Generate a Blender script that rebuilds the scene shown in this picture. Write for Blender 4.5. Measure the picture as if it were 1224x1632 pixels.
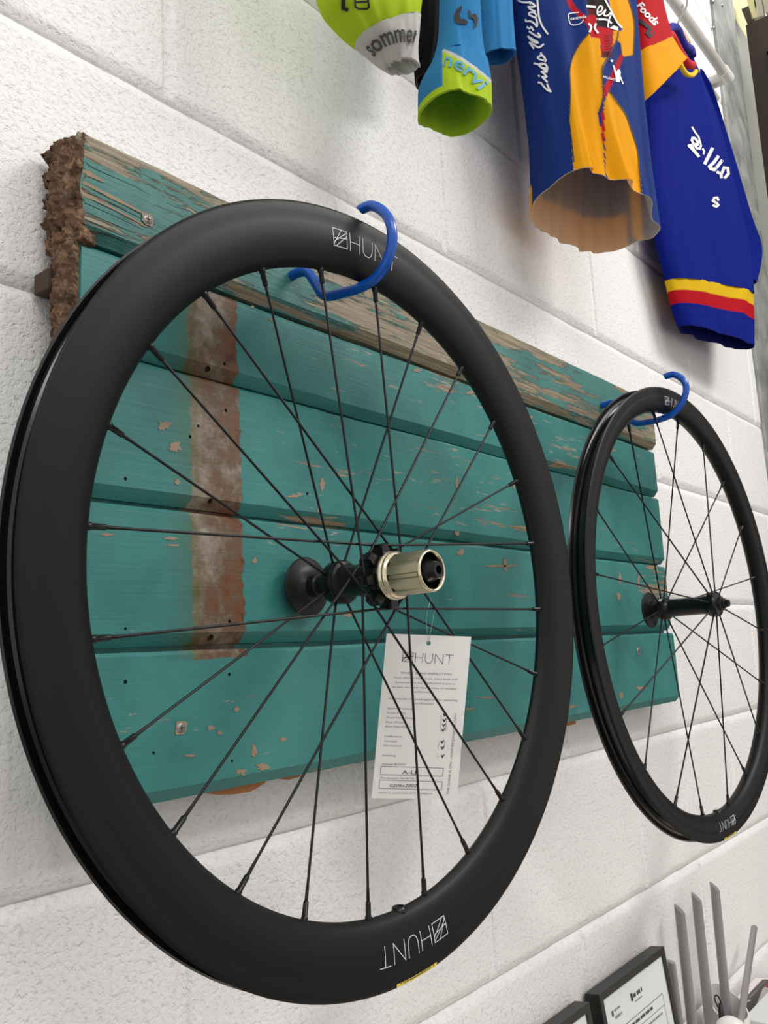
import bpy, bmesh, math, random
import numpy as np
from mathutils import Vector, Matrix, noise
from mathutils.bvhtree import BVHTree

for o in list(bpy.data.objects):
    bpy.data.objects.remove(o)
scn = bpy.context.scene
COL = scn.collection
random.seed(7)
PI = math.pi
ZO = 2.025            # height of the reference mortar joint above the floor

# ------------------------------------------------------------------ camera
CP = Vector((-0.483964, -0.610730, -0.518050 + ZO))
YAW, PIT, ROL, FPX = 0.901672, 0.158312, -0.0519996, 1422.75
_f = Vector((math.sin(YAW)*math.cos(PIT), math.cos(YAW)*math.cos(PIT), math.sin(PIT)))
_r = Vector((math.cos(YAW), -math.sin(YAW), 0))
_u = _r.cross(_f)
CR = math.cos(ROL)*_r + math.sin(ROL)*_u
CU = -math.sin(ROL)*_r + math.cos(ROL)*_u
CF = _f
cam = bpy.data.cameras.new('camera')
cam.sensor_fit = 'HORIZONTAL'
cam.sensor_width = 36
cam.lens = 36*FPX/1224
cam.clip_start = 0.02
camo = bpy.data.objects.new('camera', cam)
COL.objects.link(camo)
M3 = Matrix((CR, CU, -CF)).transposed()
camo.matrix_world = Matrix.Translation(CP) @ M3.to_4x4()
scn.camera = camo

# ------------------------------------------------------------------ light
world = bpy.data.worlds.new('world')
scn.world = world
world.use_nodes = True
world.node_tree.nodes['Background'].inputs[0].default_value = (1.0, 0.97, 0.95, 1)
world.node_tree.nodes['Background'].inputs[1].default_value = 0.68

def area(name, loc, target, sx, sy, power, color=(1, 1, 1)):
    l = bpy.data.lights.new(name, 'AREA')
    l.shape = 'RECTANGLE'; l.size = sx; l.size_y = sy; l.energy = power; l.color = color
    o = bpy.data.objects.new(name, l); COL.objects.link(o)
    o.location = loc
    o.rotation_euler = (Vector(target)-Vector(loc)).to_track_quat('-Z', 'Y').to_euler()
    return o

area('ceiling_tube_right_offscreen', (1.9, -2.1, 3.8), (0.7, 0, 1.4), 1.8, 0.5, 47, (1.0, 0.97, 0.93))
area('ceiling_tube_left_offscreen', (-0.9, -2.0, 3.6), (-0.1, 0, 1.4), 1.8, 0.5, 20, (1.0, 0.99, 0.97))

scn.view_settings.view_transform = 'Standard'
scn.view_settings.look = 'None'
scn.view_settings.exposure = 0.3
scn.view_settings.gamma = 1.0
scn.view_settings.use_curve_mapping = False

# ------------------------------------------------------------------ helpers
def ray(px, py):
    return CF + CR*((px-612)/FPX) - CU*((py-816)/FPX)
def at(px, py, y):                        # point on the pixel's ray at distance -y from the wall
    d = ray(px, py); return CP + d*((y-CP.y)/d.y)
def atX(px, py, X):
    d = ray(px, py); return CP + d*((X-CP.x)/d.x)
def onplane(px, py, p0, n):
    d = ray(px, py); return CP + d*((p0-CP).dot(n)/d.dot(n))
def topx(p):
    d = Vector(p)-CP; z = d.dot(CF)
    return (612+FPX*d.dot(CR)/z, 816-FPX*d.dot(CU)/z)

def W(x, y, z): return Vector((x, y, z+ZO))
ORG = {}
def srgb(r, g, b):
    def c(v):
        v /= 255
        return v/12.92 if v <= .04045 else ((v+.055)/1.055)**2.4
    return (c(r), c(g), c(b), 1)

def tag(o, label=None, cat=None, group=None, kind=None):
    if label: o['label'] = label
    if cat: o['category'] = cat
    if group: o['group'] = group
    if kind: o['kind'] = kind
    return o
def thing(name, label, cat, loc, group=None):
    o = bpy.data.objects.new(name, None); COL.objects.link(o)
    o.empty_display_size = .05
    o.location = loc
    ORG[o.name] = Vector(loc)
    return tag(o, label, cat, group)
def mesh(name, vs, fs, mat, parent=None, smooth=False, label=None, local=False):
    """one mesh object; vs are world points (or local ones)"""
    og = Vector((0, 0, 0))
    if parent is not None: og = ORG[parent.name]
    me = bpy.data.meshes.new(name)
    if local: vs = [tuple(v) for v in vs]
    else: vs = [(v[0]-og[0], v[1]-og[1], v[2]-og[2]) for v in vs]
    me.from_pydata(vs, [], fs)
    me.update()
    if mat: me.materials.append(mat)
    if smooth:
        me.polygons.foreach_set('use_smooth', [True]*len(me.polygons))
    o = bpy.data.objects.new(name, me); COL.objects.link(o)
    if parent is not None: o.parent = parent
    ORG[o.name] = og
    if label: o['label'] = label
    return o
def fixn(o):
    bm = bmesh.new(); bm.from_mesh(o.data)
    bmesh.ops.recalc_face_normals(bm, faces=bm.faces)
    bm.to_mesh(o.data); bm.free(); return o
def autosmooth(o, ang=35):
    me = o.data
    me.polygons.foreach_set('use_smooth', [True]*len(me.polygons))
    bm = bmesh.new(); bm.from_mesh(me)
    for e in bm.edges:
        if len(e.link_faces) == 2 and e.calc_face_angle(0) > math.radians(ang): e.smooth = False
    bm.to_mesh(me); bm.free(); return o

class G:
    """collects shapes into one mesh"""
    def __init__(s): s.v = []; s.f = []
    def add(s, vs, fs):
        n = len(s.v); s.v += [Vector(v) for v in vs]; s.f += [tuple(i+n for i in f) for f in fs]; return s
    def box(s, a, b):
        x0, y0, z0 = a; x1, y1, z1 = b
        return s.add([(x0,y0,z0),(x1,y0,z0),(x1,y1,z0),(x0,y1,z0),(x0,y0,z1),(x1,y0,z1),(x1,y1,z1),(x0,y1,z1)],
                     [(0,3,2,1),(4,5,6,7),(0,1,5,4),(1,2,6,5),(2,3,7,6),(3,0,4,7)])
    def bbox(s, a, b, c=.002):
        """box with chamfered edges"""
        bm = bmesh.new(); bmesh.ops.create_cube(bm, size=1)
        for v in bm.verts:
            for i in range(3): v.co[i] = (a[i]+b[i])/2 + v.co[i]*(b[i]-a[i])
        bmesh.ops.bevel(bm, geom=bm.edges[:], offset=c, segments=2, affect='EDGES', profile=.6)
        bm.verts.index_update()
        vs = [v.co.copy() for v in bm.verts]; fs = [tuple(v.index for v in f.verts) for f in bm.faces]
        bm.free(); return s.add(vs, fs)
    def tube(s, pts, r, n=10, caps=True):
        pts = [Vector(p) for p in pts]
        rr = r if isinstance(r, (list, tuple)) else [r]*len(pts)
        t0 = (pts[1]-pts[0]).normalized()
        up = Vector((0, 0, 1)) if abs(t0.z) < .9 else Vector((1, 0, 0))
        a = t0.cross(up).normalized()
        vs = []; fs = []
        for i, p in enumerate(pts):
            if i == 0: t = pts[1]-pts[0]
            elif i == len(pts)-1: t = pts[-1]-pts[-2]
            else: t = (pts[i+1]-p).normalized()+(p-pts[i-1]).normalized()
            t.normalize()
            a = (a - t*a.dot(t)).normalized(); b = t.cross(a)
            for k in range(n):
                an = 2*PI*k/n
                vs.append(p+(a*math.cos(an)+b*math.sin(an))*rr[i])
        for i in range(len(pts)-1):
            for k in range(n):
                k2 = (k+1) % n
                fs.append((i*n+k, i*n+k2, (i+1)*n+k2, (i+1)*n+k))
        if caps:
            fs.append(tuple(range(n))[::-1]); fs.append(tuple(range((len(pts)-1)*n, len(pts)*n)))
        return s.add(vs, fs)
    def lathe_y(s, prof, n=48, closed=False):
        """prof: (r, y) pairs about the y axis (local wheel frame)"""
        vs = []; fs = []
        m = len(prof)
        for k in range(n):
            c, sn = math.cos(2*PI*k/n), math.sin(2*PI*k/n)
            for (r, y) in prof: vs.append((r*c, y, r*sn))
        for k in range(n):
            k2 = (k+1) % n
            for j in range(m if closed else m-1):
                j2 = (j+1) % m
                fs.append((k*m+j, k2*m+j, k2*m+j2, k*m+j2))
        return s.add(vs, fs)
    def make(s, name, mat, parent=None, smooth=False, label=None, local=False, auto=None, fix=True):
        o = mesh(name, s.v, s.f, mat, parent, smooth, label, local)
        if fix: fixn(o)
        if auto: autosmooth(o, auto)
        return o

def smooth_path(pts, k=8):
    """Catmull-Rom through pts"""
    P = [Vector(p) for p in pts]; out = []
    for i in range(len(P)-1):
        p0 = P[max(i-1, 0)]; p1 = P[i]; p2 = P[i+1]; p3 = P[min(i+2, len(P)-1)]
        for j in range(k):
            t = j/k
            out.append(.5*((2*p1)+(p2-p0)*t+(2*p0-5*p1+4*p2-p3)*t*t+(3*p1-p0-3*p2+p3)*t**3))
    out.append(P[-1]); return out

# ------------------------------------------------------------------ materials
def newmat(name):
    m = bpy.data.materials.new(name); m.use_nodes = True
    nt = m.node_tree; b = nt.nodes['Principled BSDF']
    return m, nt, b
def N(nt, t, **kw):
    n = nt.nodes.new(t)
    for k, v in kw.items():
        if k in n.inputs: n.inputs[k].default_value = v
        else: setattr(n, k, v)
    return n
def L(nt, a, b): nt.links.new(a, b)
def plain(name, col, rough=.5, metal=0., spec=.5, bump=0., bscale=400., vary=0., coat=0.):
    m, nt, b = newmat(name)
    b.inputs['Base Color'].default_value = col
    b.inputs['Roughness'].default_value = rough
    b.inputs['Metallic'].default_value = metal
    b.inputs['Specular IOR Level'].default_value = spec
    if coat: b.inputs['Coat Weight'].default_value = coat
    g = N(nt, 'ShaderNodeNewGeometry')
    if vary:
        n = N(nt, 'ShaderNodeTexNoise', Scale=bscale*.08, Detail=6.)
        L(nt, g.outputs['Position'], n.inputs['Vector'])
        mx = N(nt, 'ShaderNodeMix', data_type='RGBA')
        mx.inputs['A'].default_value = tuple(c*(1-vary) for c in col[:3])+(1,)
        mx.inputs['B'].default_value = tuple(min(1, c*(1+vary)) for c in col[:3])+(1,)
        L(nt, n.outputs['Fac'], mx.inputs['Factor']); L(nt, mx.outputs['Result'], b.inputs['Base Color'])
    if bump:
        n = N(nt, 'ShaderNodeTexNoise', Scale=bscale, Detail=3.)
        L(nt, g.outputs['Position'], n.inputs['Vector'])
        bp = N(nt, 'ShaderNodeBump', Strength=bump, Distance=.001)
        L(nt, n.outputs['Fac'], bp.inputs['Height']); L(nt, bp.outputs['Normal'], b.inputs['Normal'])
    return m

def ramp(nt, stops):
    r = nt.nodes.new('ShaderNodeValToRGB')
    e = r.color_ramp.elements
    while len(e) > 1: e.remove(e[-1])
    e[0].position = stops[0][0]; e[0].color = stops[0][1]
    for p, c in stops[1:]:
        x = e.new(p); x.color = c
    return r
BW = lambda v: (v, v, v, 1)

def mat_wall():
    m, nt, b = newmat('white_painted_block')
    g = N(nt, 'ShaderNodeNewGeometry')
    b.inputs['Roughness'].default_value = .62
    n0 = N(nt, 'ShaderNodeTexNoise', Scale=3., Detail=4.); L(nt, g.outputs['Position'], n0.inputs['Vector'])
    r0 = ramp(nt, [(.3, (.795, .782, .77, 1)), (.7, (.815, .803, .792, 1))]); L(nt, n0.outputs['Fac'], r0.inputs['Fac'])
    L(nt, r0.outputs['Color'], b.inputs['Base Color'])
    n1 = N(nt, 'ShaderNodeTexNoise', Scale=230., Detail=3., Roughness=.55); L(nt, g.outputs['Position'], n1.inputs['Vector'])
    r1 = ramp(nt, [(.25, BW(0)), (.5, BW(.8)), (.75, BW(1))]); L(nt, n1.outputs['Fac'], r1.inputs['Fac'])
    n2 = N(nt, 'ShaderNodeTexNoise', Scale=140., Detail=4., Roughness=.6); L(nt, g.outputs['Position'], n2.inputs['Vector'])
    r2 = ramp(nt, [(.3, BW(0)), (.43, BW(.9)), (1., BW(1))]); L(nt, n2.outputs['Fac'], r2.inputs['Fac'])
    n3 = N(nt, 'ShaderNodeTexNoise', Scale=40., Detail=2.); L(nt, g.outputs['Position'], n3.inputs['Vector'])
    ad = N(nt, 'ShaderNodeMath', operation='ADD'); L(nt, r1.outputs['Color'], ad.inputs[0]); L(nt, r2.outputs['Color'], ad.inputs[1])
    ml = N(nt, 'ShaderNodeMath', operation='MULTIPLY'); ml.inputs[1].default_value = .5; L(nt, n3.outputs['Fac'], ml.inputs[0])
    a2 = N(nt, 'ShaderNodeMath', operation='ADD'); L(nt, ad.outputs[0], a2.inputs[0]); L(nt, ml.outputs[0], a2.inputs[1])
    bp = N(nt, 'ShaderNodeBump', Strength=.7, Distance=.0012)
    L(nt, a2.outputs[0], bp.inputs['Height']); L(nt, bp.outputs['Normal'], b.inputs['Normal'])
    return m

def mat_plank(name, wear, teal=(58, 134, 128), strip=True, grey=False):
    """teal paint worn to bare wood; a bare rusty strip where a strap hinge sat"""
    m, nt, b = newmat(name)
    g = N(nt, 'ShaderNodeNewGeometry')
    pos = g.outputs['Position']
    st = N(nt, 'ShaderNodeMapping'); st.inputs['Scale'].default_value = (5, 40, 60); L(nt, pos, st.inputs['Vector'])
    sg = N(nt, 'ShaderNodeMapping'); sg.inputs['Scale'].default_value = (9, 150, 330); L(nt, pos, sg.inputs['Vector'])
    grain = N(nt, 'ShaderNodeTexNoise', Scale=1., Detail=6., Roughness=.65); L(nt, sg.outputs['Vector'], grain.inputs['Vector'])
    cloud = N(nt, 'ShaderNodeTexNoise', Scale=6., Detail=7., Roughness=.6); L(nt, pos, cloud.inputs['Vector'])
    t = srgb(*teal)
    rt = ramp(nt, [(.3, (t[0]*.6, t[1]*.6, t[2]*.64, 1)), (.5, t), (.72, (t[0]*1.5, t[1]*1.2, t[2]*1.16, 1))])
    L(nt, cloud.outputs['Fac'], rt.inputs['Fac'])
    # bare wood
    rw = ramp(nt, [(.3, srgb(84, 72, 56)), (.5, srgb(132, 120, 98)), (.72, srgb(158, 146, 122))] if grey else [(.3, srgb(92, 72, 54)), (.5, srgb(142, 120, 96)), (.72, srgb(172, 150, 122))])
    L(nt, grain.outputs['Fac'], rw.inputs['Fac'])
    # mask of worn paint
    w1 = N(nt, 'ShaderNodeTexNoise', Scale=1., Detail=8., Roughness=.72); L(nt, st.outputs['Vector'], w1.inputs['Vector'])
    w2 = N(nt, 'ShaderNodeTexNoise', Scale=6., Detail=2.)
    mp2 = N(nt, 'ShaderNodeMapping'); mp2.inputs['Scale'].default_value = (.6, 1, 1.6); mp2.inputs['Location'].default_value = (3.1, 0, 1.7)
    L(nt, pos, mp2.inputs['Vector']); L(nt, mp2.outputs['Vector'], w2.inputs['Vector'])
    mu = N(nt, 'ShaderNodeMath', operation='MULTIPLY_ADD'); mu.inputs[1].default_value = .55
    L(nt, w2.outputs['Fac'], mu.inputs[0]); L(nt, w1.outputs['Fac'], mu.inputs[2])
    th = 1.02-wear
    rm = ramp(nt, [(th-.012, BW(0)), (th+.012, BW(1))]); L(nt, mu.outputs[0], rm.inputs['Fac'])
    mix = N(nt, 'ShaderNodeMix', data_type='RGBA')
    L(nt, rm.outputs['Color'], mix.inputs['Factor']); L(nt, rt.outputs['Color'], mix.inputs['A']); L(nt, rw.outputs['Color'], mix.inputs['B'])
    sc = N(nt, 'ShaderNodeMapping'); sc.inputs['Scale'].default_value = (26, 120, 210); L(nt, pos, sc.inputs['Vector'])
    s1 = N(nt, 'ShaderNodeTexNoise', Scale=1., Detail=5., Roughness=.7); L(nt, sc.outputs['Vector'], s1.inputs['Vector'])
    s2 = N(nt, 'ShaderNodeMath', operation='MULTIPLY_ADD'); s2.inputs[1].default_value = .5; L(nt, w2.outputs['Fac'], s2.inputs[0]); L(nt, s1.outputs['Fac'], s2.inputs[2])
    s3 = ramp(nt, [(.925, BW(0)), (.96, BW(.8))]); L(nt, s2.outputs[0], s3.inputs['Fac'])
    mixs = N(nt, 'ShaderNodeMix', data_type='RGBA'); mixs.inputs['B'].default_value = srgb(150, 146, 128)
    L(nt, s3.outputs['Color'], mixs.inputs['Factor']); L(nt, mix.outputs['Result'], mixs.inputs['A'])
    out = mixs.outputs['Result']
    if strip:
        sp = N(nt, 'ShaderNodeSeparateXYZ'); L(nt, pos, sp.inputs[0])
        en = N(nt, 'ShaderNodeTexNoise', Scale=120., Detail=4.); L(nt, pos, en.inputs['Vector'])
        en2 = N(nt, 'ShaderNodeMath', operation='MULTIPLY_ADD'); en2.inputs[1].default_value = .010; L(nt, en.outputs['Fac'], en2.inputs[0]); L(nt, sp.outputs['X'], en2.inputs[2])
        def step(src, lo, hi):
            mr = N(nt, 'ShaderNodeMapRange'); mr.inputs['From Min'].default_value = lo; mr.inputs['From Max'].default_value = hi
            L(nt, src, mr.inputs['Value']); return mr.outputs['Result']
        a = step(en2.outputs[0], -.0185, -.0165); c = step(en2.outputs[0], .0385, .0365)
        z1 = N(nt, 'ShaderNodeMath', operation='MULTIPLY_ADD'); z1.inputs[1].default_value = .006; L(nt, en.outputs['Fac'], z1.inputs[0]); L(nt, sp.outputs['Z'], z1.inputs[2])
        d = step(z1.outputs[0], ZO-.5115, ZO-.5105)
        m1 = N(nt, 'ShaderNodeMath', operation='MULTIPLY'); L(nt, a, m1.inputs[0]); L(nt, c, m1.inputs[1])
        m2 = N(nt, 'ShaderNodeMath', operation='MULTIPLY'); L(nt, m1.outputs[0], m2.inputs[0]); L(nt, d, m2.inputs[1])
        rn = N(nt, 'ShaderNodeTexNoise', Scale=28., Detail=10., Roughness=.72); L(nt, pos, rn.inputs['Vector'])
        # rust gathers on the strip's right edge and lower down
        rx = N(nt, 'ShaderNodeMapRange'); rx.inputs['From Min'].default_value = -.02; rx.inputs['From Max'].default_value = .035; rx.inputs['To Min'].default_value = -.08; rx.inputs['To Max'].default_value = .1
        L(nt, sp.outputs['X'], rx.inputs['Value'])
        ra = N(nt, 'ShaderNodeMath', operation='ADD'); L(nt, rn.outputs['Fac'], ra.inputs[0]); L(nt, rx.outputs['Result'], ra.inputs[1])
        rr = ramp(nt, [(.28, srgb(150, 140, 130)), (.42, srgb(118, 104, 90)), (.53, srgb(92, 74, 56)), (.62, srgb(104, 64, 38)), (.72, srgb(70, 44, 30))])
        rn2 = N(nt, 'ShaderNodeTexNoise', Scale=95., Detail=6., Roughness=.7); L(nt, pos, rn2.inputs['Vector'])
        rb = N(nt, 'ShaderNodeMath', operation='MULTIPLY_ADD'); rb.inputs[1].default_value = .45; L(nt, rn2.outputs['Fac'], rb.inputs[0]); L(nt, ra.outputs[0], rb.inputs[2])
        rc = N(nt, 'ShaderNodeMath', operation='SUBTRACT'); rc.inputs[1].default_value = .225; L(nt, rb.outputs[0], rc.inputs[0])
        L(nt, rc.outputs[0], rr.inputs['Fac'])
        mx2 = N(nt, 'ShaderNodeMix', data_type='RGBA'); L(nt, m2.outputs[0], mx2.inputs['Factor']); L(nt, out, mx2.inputs['A']); L(nt, rr.outputs['Color'], mx2.inputs['B'])
        # greenish rust bleed to the left of the strip
        e = step(sp.outputs['X'], -.05, -.018)
        e2 = step(sp.outputs['X'], -.010, -.016)
        e3 = N(nt, 'ShaderNodeMath', operation='MULTIPLY'); L(nt, e, e3.inputs[0]); L(nt, e2, e3.inputs[1])
        e4 = N(nt, 'ShaderNodeMath', operation='MULTIPLY'); L(nt, e3.outputs[0], e4.inputs[0]); L(nt, rn.outputs['Fac'], e4.inputs[1])
        e5 = N(nt, 'ShaderNodeMath', operation='MULTIPLY'); L(nt, e4.outputs[0], e5.inputs[0]); L(nt, d, e5.inputs[1])
        mx3 = N(nt, 'ShaderNodeMix', data_type='RGBA'); L(nt, e5.outputs[0], mx3.inputs['Factor']); L(nt, mx2.outputs['Result'], mx3.inputs['A']); mx3.inputs['B'].default_value = srgb(74, 82, 40)
        out = mx3.outputs['Result']
    L(nt, out, b.inputs['Base Color'])
    b.inputs['Roughness'].default_value = .48
    b.inputs['Specular IOR Level'].default_value = .35
    sub = N(nt, 'ShaderNodeMath', operation='SUBTRACT'); L(nt, grain.outputs['Fac'], sub.inputs[0])
    k = N(nt, 'ShaderNodeMath', operation='MULTIPLY'); k.inputs[1].default_value = .6; L(nt, rm.outputs['Color'], k.inputs[0]); L(nt, k.outputs[0], sub.inputs[1])
    bp = N(nt, 'ShaderNodeBump', Strength=.8 if grey else .3, Distance=.0012)
    L(nt, sub.outputs[0], bp.inputs['Height']); L(nt, bp.outputs['Normal'], b.inputs['Normal'])
    return m

def mat_attr(name, rough=.75, bump=.15, sheen=.15, bscale=900.):
    """cloth whose dyed pattern is stored on the mesh"""
    m, nt, b = newmat(name)
    a = N(nt, 'ShaderNodeAttribute', attribute_name='Col')
    L(nt, a.outputs['Color'], b.inputs['Base Color'])
    b.inputs['Roughness'].default_value = rough
    b.inputs['Specular IOR Level'].default_value = .1
    g = N(nt, 'ShaderNodeNewGeometry')
    n = N(nt, 'ShaderNodeTexNoise', Scale=bscale, Detail=2.); L(nt, g.outputs['Position'], n.inputs['Vector'])
    bp = N(nt, 'ShaderNodeBump', Strength=bump, Distance=.0006); L(nt, n.outputs['Fac'], bp.inputs['Height']); L(nt, bp.outputs['Normal'], b.inputs['Normal'])
    thin(nt, b, a.outputs['Color'], .24)
    return m

def thin(nt, b, colour, fac=.3):
    tr = N(nt, 'ShaderNodeBsdfTranslucent'); mx = N(nt, 'ShaderNodeMixShader'); mx.inputs[0].default_value = fac
    out = [n for n in nt.nodes if n.type == 'OUTPUT_MATERIAL'][0]
    if hasattr(colour, 'is_output'): L(nt, colour, tr.inputs['Color'])
    else: tr.inputs['Color'].default_value = colour
    L(nt, b.outputs[0], mx.inputs[1]); L(nt, tr.outputs[0], mx.inputs[2]); L(nt, mx.outputs[0], out.inputs['Surface'])

def lining(name, col, fac=.45):
    m = plain(name, col, .8); nt = m.node_tree
    thin(nt, nt.nodes['Principled BSDF'], col, fac)
    return m

def mat_rot():
    m, nt, b = newmat('rotten_wood')
    g = N(nt, 'ShaderNodeNewGeometry')
    n = N(nt, 'ShaderNodeTexNoise', Scale=90., Detail=8., Roughness=.7); L(nt, g.outputs['Position'], n.inputs['Vector'])
    r = ramp(nt, [(.3, srgb(44, 31, 22)), (.46, srgb(90, 66, 48)), (.58, srgb(122, 94, 70)), (.75, srgb(164, 130, 98))])
    L(nt, n.outputs['Fac'], r.inputs['Fac']); L(nt, r.outputs['Color'], b.inputs['Base Color'])
    b.inputs['Roughness'].default_value = .9
    v = N(nt, 'ShaderNodeTexVoronoi', Scale=220.); L(nt, g.outputs['Position'], v.inputs['Vector'])
    bp = N(nt, 'ShaderNodeBump', Strength=.9, Distance=.003); L(nt, v.outputs['Distance'], bp.inputs['Height']); L(nt, bp.outputs['Normal'], b.inputs['Normal'])
    return m

def mat_galv():
    m, nt, b = newmat('galvanised_steel')
    g = N(nt, 'ShaderNodeNewGeometry')
    v = N(nt, 'ShaderNodeTexVoronoi', Scale=22.); L(nt, g.outputs['Position'], v.inputs['Vector'])
    n = N(nt, 'ShaderNodeTexNoise', Scale=9., Detail=6.); L(nt, g.outputs['Position'], n.inputs['Vector'])
    mx = N(nt, 'ShaderNodeMath', operation='MULTIPLY_ADD'); mx.inputs[1].default_value = .25
    sp = N(nt, 'ShaderNodeSeparateColor'); L(nt, v.outputs['Color'], sp.inputs[0]); L(nt, sp.outputs[0], mx.inputs[0]); L(nt, n.outputs['Fac'], mx.inputs[2])
    r = ramp(nt, [(.3, srgb(108, 112, 110)), (.6, srgb(150, 154, 150)), (.85, srgb(178, 180, 174))])
    L(nt, mx.outputs[0], r.inputs['Fac']); L(nt, r.outputs['Color'], b.inputs['Base Color'])
    b.inputs['Metallic'].default_value = .35; b.inputs['Roughness'].default_value = .5
    return m

M = {}
M['wall'] = mat_wall()
M['mortar'] = M['wall']
M['plank_worn'] = mat_plank('weathered_teal_plank', .265, (62, 118, 112), strip=False, grey=True)
M['plank'] = mat_plank('teal_painted_plank', .085, (52, 120, 116))
M['rot'] = mat_rot()
M['bare'] = plain('bare_wood_chip', srgb(142, 124, 102), .85, bump=.4, bscale=300, vary=.35)
M['darkwood'] = plain('dark_old_wood', srgb(70, 54, 40), .85, bump=.4, bscale=200, vary=.3)
M['orangewood'] = plain('raw_orange_wood', srgb(170, 112, 66), .8, bump=.3, bscale=200, vary=.25)
M['hole'] = plain('nail_hole_black', srgb(20, 14, 10), .95)
M['carbon'] = plain('matte_black_carbon', (.0046, .0046, .0048, 1), .44, spec=.19, bump=.06, bscale=1500, vary=.12)
M['carbon_gloss'] = plain('glossy_black_rim_channel', (.006, .006, .007, 1), .2, spec=.5)
M['black_metal'] = plain('black_anodised_metal', (.004, .004, .0045, 1), .28, spec=.32)
M['black_plastic'] = plain('black_plastic_cap', (.006, .006, .0065, 1), .4, spec=.3)
M['spoke'] = plain('black_steel_spoke', (.005, .005, .0055, 1), .4, spec=.3)
M['gold'] = plain('champagne_anodised_metal', srgb(176, 168, 140), .3, metal=.9)
M['silver'] = plain('bright_ring_metal', srgb(225, 215, 185), .18, metal=1.)
M['print_white'] = plain('white_print', srgb(215, 215, 215), .6)
M['print_white2'] = plain('white_rim_print', srgb(200, 200, 202), .6)
M['yellow_sticker'] = plain('yellow_sticker', srgb(214, 190, 60), .5)
M['hook'] = plain('blue_vinyl_coating', srgb(6, 80, 176), .25, spec=.5)
M['steel'] = plain('dull_zinc_steel', srgb(150, 150, 148), .42, metal=.9)
M['card'] = plain('white_card', srgb(246, 244, 240), .7)
M['ink'] = plain('grey_print_ink', srgb(128, 126, 124), .8)
M['ink_dark'] = plain('dark_print_ink', srgb(70, 70, 72), .8)
M['ink_black'] = plain('black_pen_ink', srgb(36, 36, 40), .8)
M['thread'] = plain('clear_nylon_thread', srgb(190, 205, 205), .3)
M['cloth'] = mat_attr('printed_sports_cloth')
M['knit'] = mat_attr('knitted_cloth', .85, .5, .3, 500.)
M['rail'] = plain('white_painted_tube', srgb(214, 211, 206), .4)
M['hangerwood'] = plain('pale_hanger_wood', srgb(196, 146, 92), .5, vary=.15, bscale=300)
M['galv'] = mat_galv()
M['doorbrown'] = plain('dark_brown_door_paint', srgb(62, 50, 44), .45, vary=.15)
M['greywall'] = plain('grey_render', srgb(150, 152, 142), .8, bump=.3, bscale=80, vary=.15)
M['palewood_glow'] = plain('pale_yellow_board_and_glow', srgb(222, 216, 170), .7, vary=.1)  # batten's own colour; on the upper wall it is painted-in glow
M['greyslat'] = plain('pale_grey_slat', srgb(190, 186, 172), .7, vary=.1)
M['floor'] = plain('grey_concrete_floor', srgb(136, 132, 126), .7, bump=.2, bscale=60, vary=.2)
M['frame'] = plain('satin_black_frame', srgb(30, 29, 28), .45, bump=.1, bscale=300)
M['paper'] = plain('certificate_paper', srgb(212, 216, 214), .55)
M['greyplastic'] = plain('grey_plastic_tube', srgb(138, 134, 136), .38)
M['greycut'] = plain('pale_cut_plastic', srgb(186, 180, 176), .5)
M['desk'] = plain('desk_laminate', srgb(205, 196, 184), .5, vary=.08)
M['whiteceramic'] = plain('white_glazed_plastic', srgb(226, 224, 220), .3)
M['blackcord'] = plain('black_cord', srgb(24, 24, 26), .6)
M['pack_white'] = plain('white_packaging', srgb(226, 216, 214), .6)
M['pack_grey'] = plain('dark_grey_packaging_print', srgb(98, 92, 92), .5)
M['pack_pink'] = plain('magenta_packaging_print', srgb(196, 70, 110), .5)
M['lining'] = lining('cream_inner_lining', srgb(244, 234, 212), .6)
M['lining_lime'] = lining('lime_inner_cloth', srgb(178, 206, 46))
M['lining_grey'] = lining('pale_grey_inner_cloth', srgb(205, 203, 200))
M['lining_blue'] = lining('mid_blue_inner_cloth', srgb(54, 132, 190))
M['lining_orange'] = lining('orange_inner_cloth', srgb(236, 164, 16))
M['lining_black'] = plain('black_cloth_inside', srgb(14, 15, 17), .8)
M['lining_royal'] = lining('navy_inner_cloth', srgb(10, 30, 130))

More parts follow.
